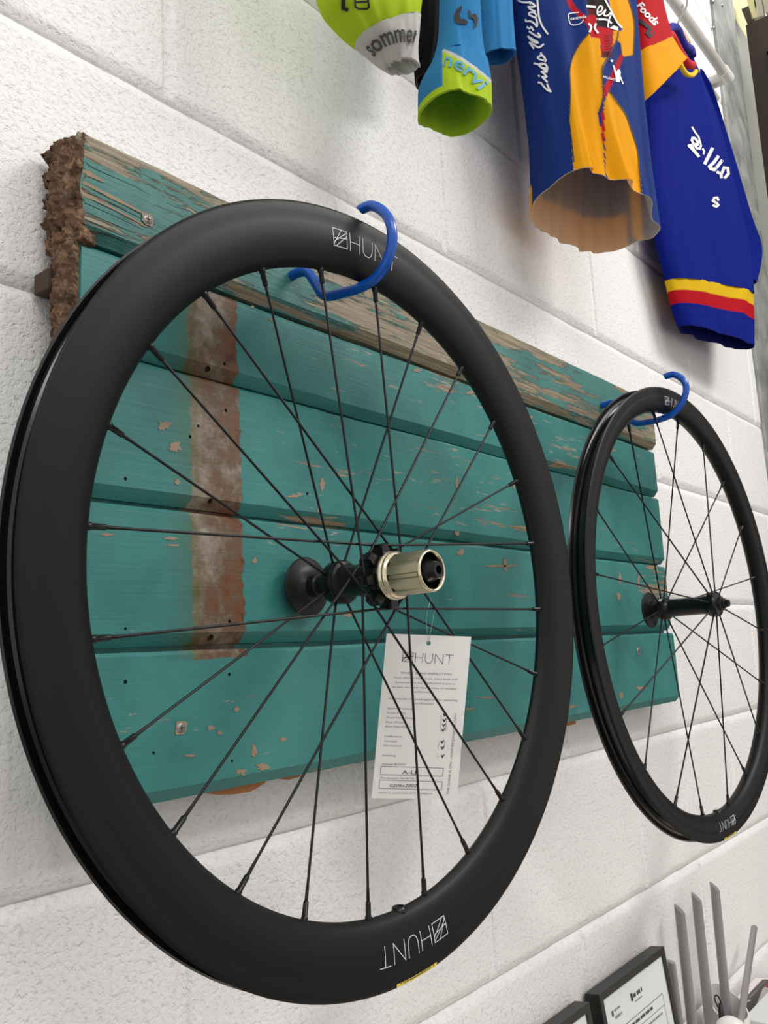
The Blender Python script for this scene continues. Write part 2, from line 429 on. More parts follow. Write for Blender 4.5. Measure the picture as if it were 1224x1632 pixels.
# ------------------------------------------------------------------ the wall, block by block
wall = G().box((-3.0, .0082, 0), (1.85, .12, 4.2)).make('wall_back', M['mortar'])
tag(wall, 'white painted concrete block wall behind everything', 'wall', kind='structure')
ORG['wall_back'] = Vector((0, 0, 0))
def block_mesh(name, w, h, seed):
    def coords(l):
        e = [0, .0015, .003, .0045, .006, .008, .010, .0125, .016]
        n = max(4, int((l-.032)/.013))
        mid = [.016+(l-.032)*i/n for i in range(1, n)]
        return e+mid+[l-v for v in reversed(e)]
    xs, zs = coords(w), coords(h)
    vs = []; fs = []
    def ss(a, b, v):
        t = min(1, max(0, (v-a)/(b-a))); return t*t*(3-2*t)
    for z in zs:
        for x in xs:
            p = Vector((x*9+seed*7.3, z*9, seed*3.1)); q = Vector((x*60+seed*5, z*60, seed)); q2 = Vector((x*150+seed*5, z*150, seed))
            wob = .003*noise.noise(p*2.2)+.0016*noise.noise(q)+.0009*noise.noise(q2)
            dv = max(0, min(z, h-z)+wob*.6)
            dh = max(0, min(x, w-x)+wob*.6)
            y = .0080*(1-ss(-.007, .0135, dv))
            y = max(y, .0030*(1-ss(.0042, .0085, dh)))
            y += .0005*noise.noise(p)+.0004*noise.noise(q*.8)
            if x in (0, w): y = max(y, .0034)
            if z in (0, h): y = .0088
            vs.append((x, y, z))
    nx = len(xs)
    for j in range(len(zs)-1):
        for i in range(nx-1):
            a = j*nx+i; fs.append((a, a+1, a+nx+1, a+nx))
    me = bpy.data.meshes.new(name); me.from_pydata(vs, [], fs); me.update()
    me.materials.append(M['wall']); me.polygons.foreach_set('use_smooth', [True]*len(me.polygons))
    return me
BL = [block_mesh('block', .45, .225, s) for s in range(7)]
BH = block_mesh('block_end', .05, .225, 21)
BH2 = block_mesh('block_end', .275, .225, 22)
for k in range(-8, 9):
    zt = -.225*k
    x = -2.7 + (.225 if k % 2 == 0 else 0)
    j = 0
    while x < 1.85-.01:
        wleft = 1.85-x
        if wleft >= .449: me = BL[(j*3+k*5+j*j) % 7]
        elif wleft > .2: me = BH2
        else: me = BH
        o = bpy.data.objects.new('block', me); COL.objects.link(o)
        o.location = (x, 0, zt-.225+ZO); o.parent = wall
        x += .45; j += 1

fl = G().box((-4, -4.2, -.1), (4.5, .6, 0)).make('floor', M['floor'])
tag(fl, 'grey concrete workshop floor', 'floor', kind='structure')

# galvanised post at the wall's end and the opening beyond it
post = G().bbox((1.852, -.006, 0), (2.066, .16, 4.2), .003)
po = post.make('trim_1', M['galv']); tag(po, 'galvanised steel post at the end of the block wall', 'post', kind='structure')
ORG[po.name] = Vector((0, 0, 0))
for (px, py) in ((1150, 8), (1137, 44), (1136, 2)):
    c = at(px, py, -.006); G().lathe_y([(0, -.004), (.005, -.003), (.007, 0)], 12).v
    g = G().lathe_y([(0.0001, -.004), (.005, -.003), (.007, 0)], 12)
    mesh('rivet', [v+c for v in g.v], g.f, M['steel'], po, True)
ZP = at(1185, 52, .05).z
rw = G().box((2.066, .05, 0), (3.4, .16, ZP)).make('wall_right', M['greywall'])
tag(rw, 'grey rendered strip of wall beyond the steel post', 'wall', kind='structure')
uw = G().box((2.066, .05, ZP), (3.4, .16, 4.2)).make('wall_upper_glow', M['palewood_glow'])  # bright light from behind is put into this slab's pale yellow colour
tag(uw, 'pale yellow boarding with the glow from behind painted in, above the dark door', 'wall', kind='structure')
dt = atX(1188, 40, 2.2)
door = G().bbox((2.2, -.9, .02), (2.245, dt.y, dt.z), .003).make('door_1', M['doorbrown'])
tag(door, 'dark brown panelled door standing open beyond the post', 'door', kind='structure')
ORG[door.name] = Vector((0, 0, 0))
zz = dt.z-.12
for i in range(6):
    yy = dt.y-.05
    for k in range(3):
        g = G()
        y1, y0 = yy-k*.27, yy-k*.27-.22
        z1, z0 = zz-i*.5, zz-i*.5-.42
        for a, b_ in (((2.188, y0, z1-.018), (2.2, y1, z1)), ((2.188, y0, z0), (2.2, y1, z0+.018)), ((2.188, y0, z0), (2.2, y0+.018, z1)), ((2.188, y1-.018, z0), (2.2, y1, z1))):
            g.bbox(a, b_, .003)
        if z0 > .1: g.make('panel_moulding', M['doorbrown'], door)
# pale battens above the door
bat = thing('timber_batten_rack', 'pale slanting timber battens above the dark door', 'timber', (2.3, -.1, dt.z))
for i, (a, b_, m) in enumerate((((1187, 12), (1196, 34), 'doorbrown'), ((1195, -6), (1204, 28), 'palewood_glow'), ((1206, -8), (1212, 26), 'greyslat'), ((1219, -8), (1226, 18), 'greyslat'))):
    p, q = atX(a[0], a[1], 2.3), atX(b_[0], b_[1], 2.3)
    w = .022
    g = G()
    vs = [];
    for dx in (0, .02):
        for c in (p, q):
            for s in (-w/2, w/2): vs.append((c.x+dx, c.y+s, c.z))
    g.add(vs, [(0, 1, 3, 2), (4, 6, 7, 5), (0, 4, 5, 1), (2, 3, 7, 6), (0, 2, 6, 4), (1, 5, 7, 3)])
    g.make('batten', M[m], bat)

# ------------------------------------------------------------------ reclaimed plank panel
PX0, PX1 = -.128, .985
YF = -.047
panel = thing('plank_panel', 'weathered teal plank panel with a rusty bare strip, fixed to the wall', 'wood panel', W(.43, 0, -.62))
# (z top, z bottom, x left, x right, y front)
PL = [(-.110, -.1945, -.1225, .984, -.052), (-.199, -.2765, -.124, .983, YF), (-.281, -.3925, -.126, .979, YF-.001), (-.3965, -.5025, -.13, .981, YF), (-.507, -.618, -.124, .984, YF-.0015)]
planks = []
for i, (zt, zb, xl, xr, yf) in enumerate(PL):
    th = .024 if i else .03
    nst = 90
    sec = [(yf+th, zt-.009), (yf+th*.5, zt-.009), (yf+th*.5, zt), (yf+.0025, zt), (yf, zt-.003), (yf, zt-(zt-zb)*.3), (yf, zt-(zt-zb)*.55), (yf, zb+.0095), (yf+.0075, zb)]
    sec += [(yf+th*.56, zb), (yf+th*.56, zb-.008), (yf+th, zb-.008)] if i < 4 else [(yf+th, zb)]
    vs = []; fs = []
    for s in range(nst+1):
        t = s/nst
        x = xl+(xr-xl)*t
        for j, (y, z) in enumerate(sec):
            xx, yy, z2 = x, y, z
            if s == 0: xx += random.uniform(-.006, .006) if i < 2 else random.uniform(-.002, .002)
            z2 += .0009*noise.noise(Vector((x*7, i*3.3, j//3*2.)))+.0005*noise.noise(Vector((x*40, i*3.3, j//3)))
            if j == 3 or j == 4:
                yy += max(0, .0012*noise.noise(Vector((x*30, i, 5))))
            if i == 0 and t < .25 and j in (5, 6): yy += .0015*noise.noise(Vector((x*60, j, 1)))
            vs.append(W(xx, yy, z2))
    n = len(sec)
    for s in range(nst):
        for j in range(n):
            j2 = (j+1) % n
            fs.append((s*n+j, s*n+j2, (s+1)*n+j2, (s+1)*n+j))
    fs.append(tuple(range(n))); fs.append(tuple(range(nst*n, nst*n+n))[::-1])
    o = mesh('plank', vs, fs, M['plank_worn'] if i == 0 else M['plank'], panel, label='grey weathered top plank' if i == 0 else None)
    fixn(o); planks.append(o)
# rotten ends of the two upper planks
def rotten(parent, zt, zb, xf, xbk, y0, y1, seed, amp=.005):
    nu, nv = 44, 22; vs = []; fs = []
    for u in range(nu+1):
        for v in range(nv+1):
            a, c = u/nu, v/nv
            z = zt+(zb-zt)*a
            x = xbk+(xf-xbk)*c - .005*math.sin(PI*c)*math.sin(PI*(.15+.7*a))
            y = y1+(y0-y1)*c
            p = Vector((a*9+seed, c*5, seed*2)); q = Vector((a*34+seed, c*18, seed))
            d = amp*(noise.noise(p)*1.2+noise.noise(q)*1.0)
            e = math.sin(PI*min(1, max(0, a)))**.4
            x += d - amp*.5
            z += amp*.7*noise.noise(q+Vector((9, 9, 9)))*(1 if 0 < u < nu else .6)
            y += amp*.5*noise.noise(q+Vector((3, 1, 9)))
            vs.append(W(x, min(y, -.001), z))
    for u in range(nu):
        for v in range(nv):
            b0 = u*(nv+1)+v; fs.append((b0, b0+1, b0+nv+2, b0+nv+1))
    # close the back side into the plank
    k = len(vs)
    for u in range(nu+1):
        z = zt+(zb-zt)*u/nu
        vs.append(W(xf+.012, y0+.004, z)); vs.append(W(xf+.012, y1, z))
    for u in range(nu):
        fr, fr2 = u*(nv+1)+nv, (u+1)*(nv+1)+nv; bk, bk2 = u*(nv+1), (u+1)*(nv+1)
        fs.append((fr, k+2*u, k+2*u+2, fr2)); fs.append((bk2, k+2*u+3, k+2*u+1, bk))
    fs.append(tuple([v for v in range(nv+1)]+[k, k+1])); fs.append(tuple([nu*(nv+1)+v for v in range(nv+1)]+[k+2*nu, k+2*nu+1])[::-1])
    o = mesh('rotten_end', vs, fs, M['rot'], parent, True, 'crumbling brown end grain'); fixn(o)
rotten(planks[0], -.111, -.198, -.1235, -.1275, -.0525, -.008, 3., .0042)
rotten(planks[1], -.198, -.278, -.1285, -.1285, -.0472, -.018, 8., .0026)
def cut(o, vs, fs):
    """subtract a closed world-space shape from a part"""
    og = ORG[o.name]
    a = bpy.data.objects.new('cut_a', o.data); COL.objects.link(a)
    me = bpy.data.meshes.new('cut_b'); me.from_pydata([tuple(Vector(v)-og) for v in vs], [], fs); me.update()
    b = bpy.data.objects.new('cut_b', me); COL.objects.link(b); fixn(b)
    md = a.modifiers.new('cut', 'BOOLEAN'); md.operation = 'DIFFERENCE'; md.solver = 'EXACT'; md.use_self = True; md.object = b
    dg = bpy.context.evaluated_depsgraph_get(); dg.update()
    new = bpy.data.meshes.new_from_object(a.evaluated_get(dg), depsgraph=dg)
    bpy.data.objects.remove(a); bpy.data.objects.remove(b)
    if len(new.polygons) > 20 or len(o.data.polygons) < 20: o.data = new
CUTS = {k: G() for k in range(5)}
# long splits where the top plank has lost its paint near the rotten end
def px_ribbon(pts, wpx, y):
    P = [Vector((p[0], p[1], 0)) for p in pts]
    P = smooth_path(P, 4)
    vs = []; fs = []
    for i, p in enumerate(P):
        t = (P[min(i+1, len(P)-1)]-P[max(i-1, 0)]).normalized(); nn = Vector((-t.y, t.x, 0))
        k = i/(len(P)-1); w = wpx*(.3+.7*math.sin(PI*min(1, .25+k*.75)))*(1+.5*noise.noise(Vector((p.x*.15, p.y*.15, 2))))
        for s in (-1, 1):
            q = p+nn*s*w/2; vs.append(at(q.x, q.y, y))
    for i in range(len(P)-1): fs.append((2*i, 2*i+1, 2*i+3, 2*i+2))
    return vs, fs
for pts, w, m in (([(132, 290), (155, 302), (200, 325), (232, 342)], 9, 'bare'), ([(132, 272), (146, 279), (166, 290)], 11, 'bare'), ([(134, 312), (162, 323), (205, 345), (235, 362)], 6, 'bare'),
                  ([(134, 246), (148, 253), (162, 262)], 5, 'bare'), ([(133, 305), (165, 318), (222, 346), (270, 368)], 2.2, 'hole'), ([(135, 323), (170, 338), (230, 366)], 2.0, 'hole'),
                  ([(137, 337), (170, 352), (215, 372)], 2.0, 'hole'), ([(136, 257), (150, 268), (200, 290), (240, 310)], 2.0, 'hole'), ([(137, 350), (165, 362), (205, 380)], 1.8, 'hole'), ([(139, 365), (170, 372), (205, 386)], 1.8, 'hole')):
    vs, fs = px_ribbon(pts, w*(.6 if m == 'bare' else 1), -.0525)
    if m == 'hole':            # an open crack: a V-shaped groove in the wood
        m_ = len(vs)//2; c_ = []; l_ = []
        for i in range(m_):
            a, b = vs[2*i], vs[2*i+1]; q = (a+b)/2
            c_ += [(a.x, -.056, a.z), (b.x, -.056, b.z), (q.x, -.046, q.z)]
            l_ += [(a.x*.8+q.x*.2, -.0508, a.z*.8+q.z*.2), (b.x*.8+q.x*.2, -.0508, b.z*.8+q.z*.2), (q.x, -.0464, q.z)]
        f_ = [(0, 1, 2), (3*m_-1, 3*m_-2, 3*m_-3)]
        for i in range(m_-1):
            for k in range(3): f_.append((3*i+k, 3*i+(k+1) % 3, 3*i+3+(k+1) % 3, 3*i+3+k))
        CUTS[0].add(c_, f_)
        mesh('paint_split', l_, [(3*i+k, 3*i+2, 3*i+5, 3*i+3+k) for i in range(m_-1) for k in (0, 1)], M['bare'], planks[0])
    else: mesh('paint_split', vs, fs, M[m], planks[0])
# bare chips in the paint (outline around a pixel on the plank's face)
def chip(px, py, w, h, par, yf, seed, m='bare'):
    vs = []; n = 30
    for k in range(n):
        a = 2*PI*k/n
        r = .55+.75*abs(noise.noise(Vector((math.cos(a)*1.6+seed, math.sin(a)*1.6, seed*.7))))+.35*noise.noise(Vector((math.cos(a)*6+seed, math.sin(a)*6, seed)))
        vs.append(at(px+w/2*r*math.cos(a), py+h/2*r*math.sin(a), yf-.0004))
    mesh('paint_chip', vs, [tuple(range(n))], M[m], par)
CH = [(513, 772, 10, 26, 2), (509, 812, 9, 14, 2), (470, 790, 24, 8, 2), (283, 768, 10, 12, 2), (262, 678, 26, 18, 2), (280, 712, 22, 26, 2),
      (735, 880, 14, 14, 3), (729, 850, 10, 9, 2), (800, 902, 76, 5, 3), (805, 900, 7, 34, 3), (170, 852, 34, 5, 3), (272, 858, 36, 6, 3), (275, 869, 30, 5, 3), (406, 893, 9, 12, 3),
      (337, 1160, 14, 12, 4), (350, 1168, 12, 8, 4), (304, 1204, 26, 7, 4), (378, 1130, 12, 10, 4), (405, 1198, 12, 22, 4), (420, 1222, 26, 14, 4), (452, 1178, 14, 10, 4), (384, 1230, 24, 12, 4),
      (820, 772, 6, 26, 2), (728, 768, 6, 24, 2), (988, 922, 7, 22, 3), (986, 950, 8, 18, 3), (1018, 925, 5, 40, 3), (990, 1108, 8, 16, 4), (1022, 1096, 24, 8, 4), (776, 1112, 34, 4, 4), (748, 1130, 20, 5, 4),
      (664, 590, 16, 8, 1), (750, 626, 22, 7, 1), (845, 665, 14, 7, 1), (850, 690, 16, 5, 1), (575, 508, 14, 7, 1), (402, 489, 9, 6, 1), (432, 509, 12, 5, 1), (986, 1180+2000, 1, 1, 4), (975, 718, 20, 5, 1), (555, 980, 26, 9, 3), (640, 560, 14, 6, 1)]
for i, (px, py, w, h, k) in enumerate(CH):
    if py < 1632: chip(px, py, w, h, planks[k], PL[k][4], i*1.7)
for (px, py, r, k) in ((334, 587, 5, 1), (358, 580, 3.5, 1), (337, 798, 5, 2), (360, 654, 3.5, 2), (339, 1016, 5.5, 3), (366, 990, 3.5, 3), (200, 1087, 4, 4), (366, 1075, 3.5, 4), (200, 1002, 3, 3), (200, 763, 3.5, 2),
                       (370, 1213, 3, 4), (245, 1200, 3, 4), (425, 603, 3, 1), (490, 787, 3.5, 2), (316, 679, 3, 2), (303, 696, 3.5, 2)):
    c = at(px, py, PL[k][4]); s = r/FPX*(c-CP).length*.85
    ring = lambda y, q: [(c.x+s*q*math.cos(a), y, c.z+s*q*math.sin(a)) for a in [2*PI*j/10 for j in range(10)]]
    y0 = PL[k][4]
    CUTS[k].add(ring(y0-.004, 1)+ring(y0+.014, 1), [tuple(range(10)), tuple(range(10, 20))[::-1]]+[(j, j+10, (j+1) % 10+10, (j+1) % 10) for j in range(10)])
    mesh('nail_hole', ring(y0+.0012, .96)+ring(y0+.0136, .96), [tuple(range(10, 20))]+[(j, (j+1) % 10, (j+1) % 10+10, j+10) for j in range(10)], M['darkwood'], planks[k], True)
for k in range(5):
    if CUTS[k].v: cut(planks[k], CUTS[k].v, CUTS[k].f)
# screws sunk in splintered holes
for (px, py, k) in ((235, 350, 0), (288, 1160, 4), (1017, 1037, 4)):
    y = PL[k][4]; c = at(px, py, y)
    vs = []; n = 16
    for j in range(n):
        a = 2*PI*j/n; r = .0066*(.75+.7*abs(noise.noise(Vector((math.cos(a)*2, math.sin(a)*2, px)))))
        vs.append((c.x+r*math.cos(a), y-.0006, c.z+r*math.sin(a)))
    mesh('splintered_hole', vs, [tuple(range(n))], M['bare'], planks[k])
    g = G().lathe_y([(.0001, -.0012), (.0034, -.0012), (.0042, -.0004), (.0042, .001)], 18)
    s = mesh('screw', [v+c for v in g.v], g.f, M['steel'], planks[k], True); fixn(s)
    g = G().box((c.x-.0022, c.y-.0015, c.z-.0005), (c.x+.0022, c.y-.0011, c.z+.0005)).box((c.x-.0005, c.y-.0015, c.z-.0022), (c.x+.0005, c.y-.0011, c.z+.0022))
    g.make('cross_recess', M['darkwood'], s)
# battens behind the planks
for (x0, x1, z0, z1, m) in ((-.136, -.085, -.232, -.215, 'darkwood'), (-.07, -.02, -.59, -.2, 'darkwood'), (.42, .47, -.6, -.14, 'darkwood'), (.60, .66, -.626, -.14, 'orangewood'), (.9, .95, -.59, -.14, 'darkwood')):
    G().bbox((x0, -.024, z0+ZO), (x1, -.003, z1+ZO), .002).make('batten', M[m], panel)
# splinter hanging below the lowest plank
vs = []; cr = [(330, 1262), (350, 1267), (375, 1266), (398, 1262), (412, 1255), (425, 1246), (330, 1246)]
for y in (-.034, -.022):
    for p in cr: q = at(p[0], p[1], -.034); vs.append((q.x, y, q.z))
n = len(cr)
g = G().add(vs, [tuple(range(n))[::-1], tuple(range(n, 2*n))]+[(i, (i+1) % n, (i+1) % n+n, i+n) for i in range(n)])
g.make('splinter', M['orangewood'], panel, label='torn brown wood splinter')
vs = []; cr = [(440, 1240), (460, 1243), (482, 1237), (470, 1232)]
for y in (-.034, -.028):
    for p in cr: q = at(p[0], p[1], -.034); vs.append((q.x, y, q.z))
n = 4
G().add(vs, [tuple(range(n))[::-1], tuple(range(n, 2*n))]+[(i, (i+1) % n, (i+1) % n+n, i+n) for i in range(n)]).make('splinter', M['orangewood'], panel)

# ------------------------------------------------------------------ wheels
LET = {'H': ([[(0, 0), (0, 1)], [(1, 0), (1, 1)], [(0, .5), (1, .5)]], .72),
       'U': ([[(0, 1), (0, .4), (.08, .16), (.28, .02), (.5, 0), (.72, .02), (.92, .16), (1, .4), (1, 1)]], .72),
       'N': ([[(0, 0), (0, 1), (1, 0), (1, 1)]], .78),
       'T': ([[(.5, 0), (.5, 1)], [(0, 1), (1, 1)]], .72)}
BOXM = [[(0, 0), (1, 0), (1, 1), (0, 1), (0, 0)], [(0, .08), (.62, 1)], [(.18, 0), (1, .72)], [(0, .42), (1, .58)], [(.08, .25), (1, .92)]]
def logo_strokes():
    """strokes of the mark and the word in units of the letter height, baseline at 0"""
    out = []; x = 0
    for s in BOXM: out.append([(p[0]*1.02, p[1]) for p in s])
    x = 1.02+.24
    for ch in 'HUNT':
        st, w = LET[ch]
        for s in st: out.append([(x+p[0]*w, p[1]) for p in s])
        x += w+.26
    return out, x-.26
def ribbons(strokes, w):
    """2D polylines -> list of (quads) with mitre-free thin ribbons, subdivided"""
    V = []; F = []
    for s in strokes:
        for a, b in zip(s[:-1], s[1:]):
            a = Vector((a[0], a[1])); b = Vector((b[0], b[1])); d = b-a
            l = d.length
            if l < 1e-9: continue
            d /= l; nn = Vector((-d.y, d.x))*w/2; a2 = a-d*w/2; b2 = b+d*w/2
            m = max(1, int(l/.25)); k = len(V)
            for i in range(m+1):
                c = a2+(b2-a2)*i/m; V += [c-nn, c+nn]
            for i in range(m): F.append((k+2*i, k+2*i+2, k+2*i+3, k+2*i+1))
    return V, F

def wheel(name, label, q, rin, nsp, ph, rear, group):
    a, b = q[3], q[4]
    n = Vector((math.sin(a), -math.cos(a)*math.cos(b), math.sin(b))).normalized()
    C = Vector((q[0], q[1], q[2]+ZO)) - n*.0125
    t = thing(name, label, 'bicycle wheel', C, group)
    t.rotation_euler = (-b, 0, a)
    ro = .3165
    hw = .0125
    D = ro-rin
    # front half profile, outside edge inwards (r, half width)
    side = [(ro, hw-.0012), (ro-.0008, hw-.0002), (ro-.003, hw), (ro-.010, hw+.0002), (ro-.013, hw-.0001), (ro-.22*D-.006, hw+.0002)]
    for k in range(1, 13):
        u = k/12
        rr = (ro-.22*D-.006)-( .78*D-.006)*(1-(1-u)**1.0)
        side.append((rr, (hw+.0002)*(1-u**2.6)**.62 if u < 1 else 0))
    prof = [(r, -h) for r, h in side] + [(r, h) for r, h in reversed(side[:-1])]
    g = G().lathe_y(prof, 180)
    rim = g.make('rim', M['carbon'], t, True, local=True)
    autosmooth(rim, 50)
    # tyre channel between the two hooks
    ch = [(ro, -hw+.0012), (ro-.0012, -hw+.003), (ro-.004, -hw+.0031), (ro-.0065, -hw+.0022), (ro-.0085, -hw+.0035), (ro-.009, -.006), (ro-.0125, -.004), (ro-.0125, .004), (ro-.009, .006), (ro-.0085, hw-.0035), (ro-.0065, hw-.0022), (ro-.004, hw-.0031), (ro-.0012, hw-.003), (ro, hw-.0012)]
    c2 = G().lathe_y(ch, 180).make('tyre_channel', M['carbon_gloss'], rim, True, local=True)
    autosmooth(c2, 40)
    def ys(r):
        for (r0, h0), (r1, h1) in zip(side[:-1], side[1:]):
            if r1 <= r <= r0: return -(h0+(h1-h0)*(r0-r)/(r0-r1+1e-9))
        return -side[-1][1]
    def onrim(ang, r, off=.00035):
        A = math.radians(ang); return Vector((r*math.cos(A), ys(r)-off, r*math.sin(A)))
    # lettering: letters run clockwise with their tops outwards
    st, wid = logo_strokes()
    if rear: lo = [(98.0, 81.6, .2835, .2985), (281.0, 264.6, .2838, .2985)]
    else: lo = [(96.2, 85.2, .2915, .3025), (277.2, 266.2, .2922, .3032)]
    for a0, a1, r0, r1 in lo:
        V, F = ribbons(st, .045 if rear else .06)
        vs = [onrim(a0+(a1-a0)*p.x/wid, r0+(r1-r0)*p.y) for p in V]
        mesh('rim_lettering', vs, F, M['print_white2'], rim, local=True, label='thin white square mark and lettering')
    # yellow sticker on the edge of the brake track
    sa = (268.2, 277.4) if rear else (268.5, 276.5)
    m = 12
    vs = []
    for i in range(m+1):
        an = sa[0]+(sa[1]-sa[0])*i/m
        vs += [onrim(an, ro-.0033), onrim(an, ro-.0008)]
    sk = mesh('sticker', vs, [(2*i, 2*i+2, 2*i+3, 2*i+1) for i in range(m)], M['yellow_sticker'], rim, local=True, label='narrow yellow safety sticker')
    for an in ((269.2, 276.6) if rear else ()):
        vs = [onrim(an-.2, ro-.0032, .0006), onrim(an+.2, ro-.0032, .0006), onrim(an, ro-.0016, .0006)]
        mesh('warning_mark', vs, [(0, 1, 2)], M['ink_black'], sk, local=True)
    vs = []
    for i in range(m+1):
        an = sa[0]+1.4+(sa[1]-sa[0]-2.8)*i/m
        vs += [onrim(an, ro-.0029, .0006), onrim(an, ro-.0021, .0006)]
    mesh('warning_text_line', vs, [(2*i, 2*i+2, 2*i+3, 2*i+1) for i in range(m)], M['ink_dark'], sk, local=True)
    # valve hole
    A = math.radians(272.6 if rear else 272.)
    c = Vector((math.cos(A), 0, math.sin(A))); tg = Vector((-math.sin(A), 0, math.cos(A)))
    vs = []; nn = 18; fs = []
    for (rad, dr) in ((.0062, .0), (.0055, -.0016), (.0042, -.0018), (.0038, .002)):
        for k in range(nn):
            an = 2*PI*k/nn
            vs.append(c*(rin+.0006+dr+ (.0022 if rad > .006 else 0)) + tg*rad*math.cos(an) + Vector((0, 1, 0))*rad*math.sin(an))
    for j in range(3):
        for k in range(nn):
            k2 = (k+1) % nn; fs.append((j*nn+k, j*nn+k2, (j+1)*nn+k2, (j+1)*nn+k))
    fs.append(tuple(range(3*nn, 4*nn)))
    mesh('valve_hole', vs, fs, M['black_metal'], rim, True, local=True)
    # hub (local y = depth towards the wall; t is measured from the front rim edge)
    Y = lambda tt: -(tt+.0125)
    hub = None
    if rear:
        hub = G().lathe_y([(.0001, Y(-.063)), (.009, Y(-.063)), (.0105, Y(-.060)), (.0118, Y(-.0595)), (.0178, Y(-.056)), (.0186, Y(-.0535)), (.0186, Y(-.0445)), (.0176, Y(-.0425)), (.0150, Y(-.041)), (.0136, Y(-.036)), (.0131, Y(-.02)), (.0140, Y(-.006)), (.0165, Y(-.003)), (.0175, Y(.001)), (.0175, Y(.012)), (.0001, Y(.012))], 56).make('hub_shell', M['black_metal'], t, True, local=True)
        autosmooth(hub, 30)
        for yy in (-.0455, -.0435):
            G().lathe_y([(.01862, Y(yy)), (.0190, Y(yy+.0004)), (.01862, Y(yy+.0008))], 56).make('flange_ring', M['black_metal'], hub, True, local=True)
        # star-shaped drive flange with eight lobes
        vs = []; nn = 128
        for yy, sc in ((Y(-.005), .96), (Y(-.0035), 1), (Y(.0065), 1), (Y(.008), .96)):
            for k in range(nn):
                an = 2*PI*k/nn
                r = .0232+.0042*max(-1, min(1, 2.4*math.cos(8*(an-math.radians(9.75)))))
                vs.append((r*sc*math.cos(an), yy, r*sc*math.sin(an)))
        fs = [tuple(range(nn)), tuple(range(3*nn, 4*nn))[::-1]]
        for j in range(3):
            for k in range(nn):
                k2 = (k+1) % nn; fs.append((j*nn+k, (j+1)*nn+k, (j+1)*nn+k2, j*nn+k2))
        o = mesh('drive_flange', vs, fs, M['black_metal'], hub, local=True); fixn(o); autosmooth(o, 30)
        G().lathe_y([(.0165, Y(.008)), (.0193, Y(.0085)), (.0203, Y(.011)), (.0203, Y(.0125)), (.0195, Y(.014)), (.0188, Y(.0145)), (.0197, Y(.0155)), (.0197, Y(.017)), (.0172, Y(.0185))], 56).make('seal_ring', M['silver'], hub, True, local=True)
        # splined freehub body
        vs = []; nn = 108
        yy = [(Y(.017), .0), (Y(.050), 0.), (Y(.0515), -.0006)]
        for y_, dr in yy:
            for k in range(nn):
                an = 2*PI*k/nn; ph9 = (k % 12)
                r = (.0172 if ph9 < 8 else .0157)+dr
                vs.append((r*math.cos(an), y_, r*math.sin(an)))
        for (r, y_) in ((.0158, Y(.0525)), (.0148, Y(.052)), (.0140, Y(.048)), (.0136, Y(.030)), (.004, Y(.028))):
            for k in range(nn):
                an = 2*PI*k/nn; vs.append((r*math.cos(an), y_, r*math.sin(an)))
        fs = []
        for j in range(7):
            for k in range(nn):
                k2 = (k+1) % nn; fs.append((j*nn+k, (j+1)*nn+k, (j+1)*nn+k2, j*nn+k2))
        fh = mesh('freehub_body', vs[:3*nn], fs[:2*nn], M['gold'], hub, local=True, label='champagne coloured splined cassette body'); fixn(fh); autosmooth(fh, 25)
        lip = G().lathe_y([(.0166, Y(.0495)), (.0170, Y(.0515)), (.0160, Y(.0528)), (.0150, Y(.0522)), (.0143, Y(.049))], 56).make('freehub_lip', M['silver'], fh, True, local=True)
        G().lathe_y([(.0143, Y(.0495)), (.0138, Y(.030)), (.004, Y(.028))], 48).make('freehub_bore', M['black_metal'], fh, True, local=True)
        cap = G().lathe_y([(.0102, Y(.028)), (.0102, Y(.046)), (.0096, Y(.050)), (.0074, Y(.0535)), (.0070, Y(.057)), (.0062, Y(.0585)), (.0036, Y(.0585)), (.0034, Y(.050)), (.0001, Y(.050))], 40).make('axle_end_cap', M['black_metal'], hub, True, local=True)
        autosmooth(cap, 30)
        dt_, dr = -.0895, .0268
        bs = -.0625
    else:
        hub = G().lathe_y([(.0001, Y(-.0615)), (.0085, Y(-.0615)), (.0095, Y(-.0595)), (.0145, Y(-.0575)), (.0165, Y(-.0555)), (.0165, Y(-.0465)), (.0152, Y(-.044)), (.0130, Y(-.041)), (.0124, Y(-.02)), (.0126, Y(.006)), (.0140, Y(.014)), (.0168, Y(.0165)), (.0176, Y(.019)), (.0176, Y(.0265)), (.0160, Y(.029)), (.0105, Y(.0305)), (.0098, Y(.034)), (.0075, Y(.035)), (.0072, Y(.0375)), (.0052, Y(.0385)), (.0050, Y(.043)), (.0030, Y(.0435)), (.0028, Y(.038)), (.0001, Y(.038))], 48).make('hub_shell', M['black_metal'], t, True, local=True)
        autosmooth(hub, 30)
        # white print on the hub
        vs = []
        for k in range(7):
            an = math.radians(118+k*4)
            vs += [(.01675*math.cos(an), Y(-.0535), .01675*math.sin(an)), (.01675*math.cos(an), Y(-.0485), .01675*math.sin(an))]
        mesh('hub_print', vs, [(2*k, 2*k+2, 2*k+3, 2*k+1) for k in range(6)], M['print_white2'], hub, local=True)
        dt_, dr = -.0725, .0262
        bs = -.061
    # axle protector disc on the wall side
    d = G().lathe_y([(.0001, Y(bs)), (.0085, Y(bs)), (.0085, Y(bs-(bs-dt_)*.35)), (.0100, Y(bs-(bs-dt_)*.4)), (.0103, Y(bs-(bs-dt_)*.7)), (.0135, Y(dt_+.0045)), (.019, Y(dt_+.0025)), (dr-.001, Y(dt_+.0012)), (dr, Y(dt_)), (dr-.0006, Y(dt_-.0016)), (.0001, Y(dt_-.0016))], 56).make('axle_protector_disc', M['black_plastic'], t, True, local=True, label='round black plastic cap on the axle end')
    autosmooth(d, 35)
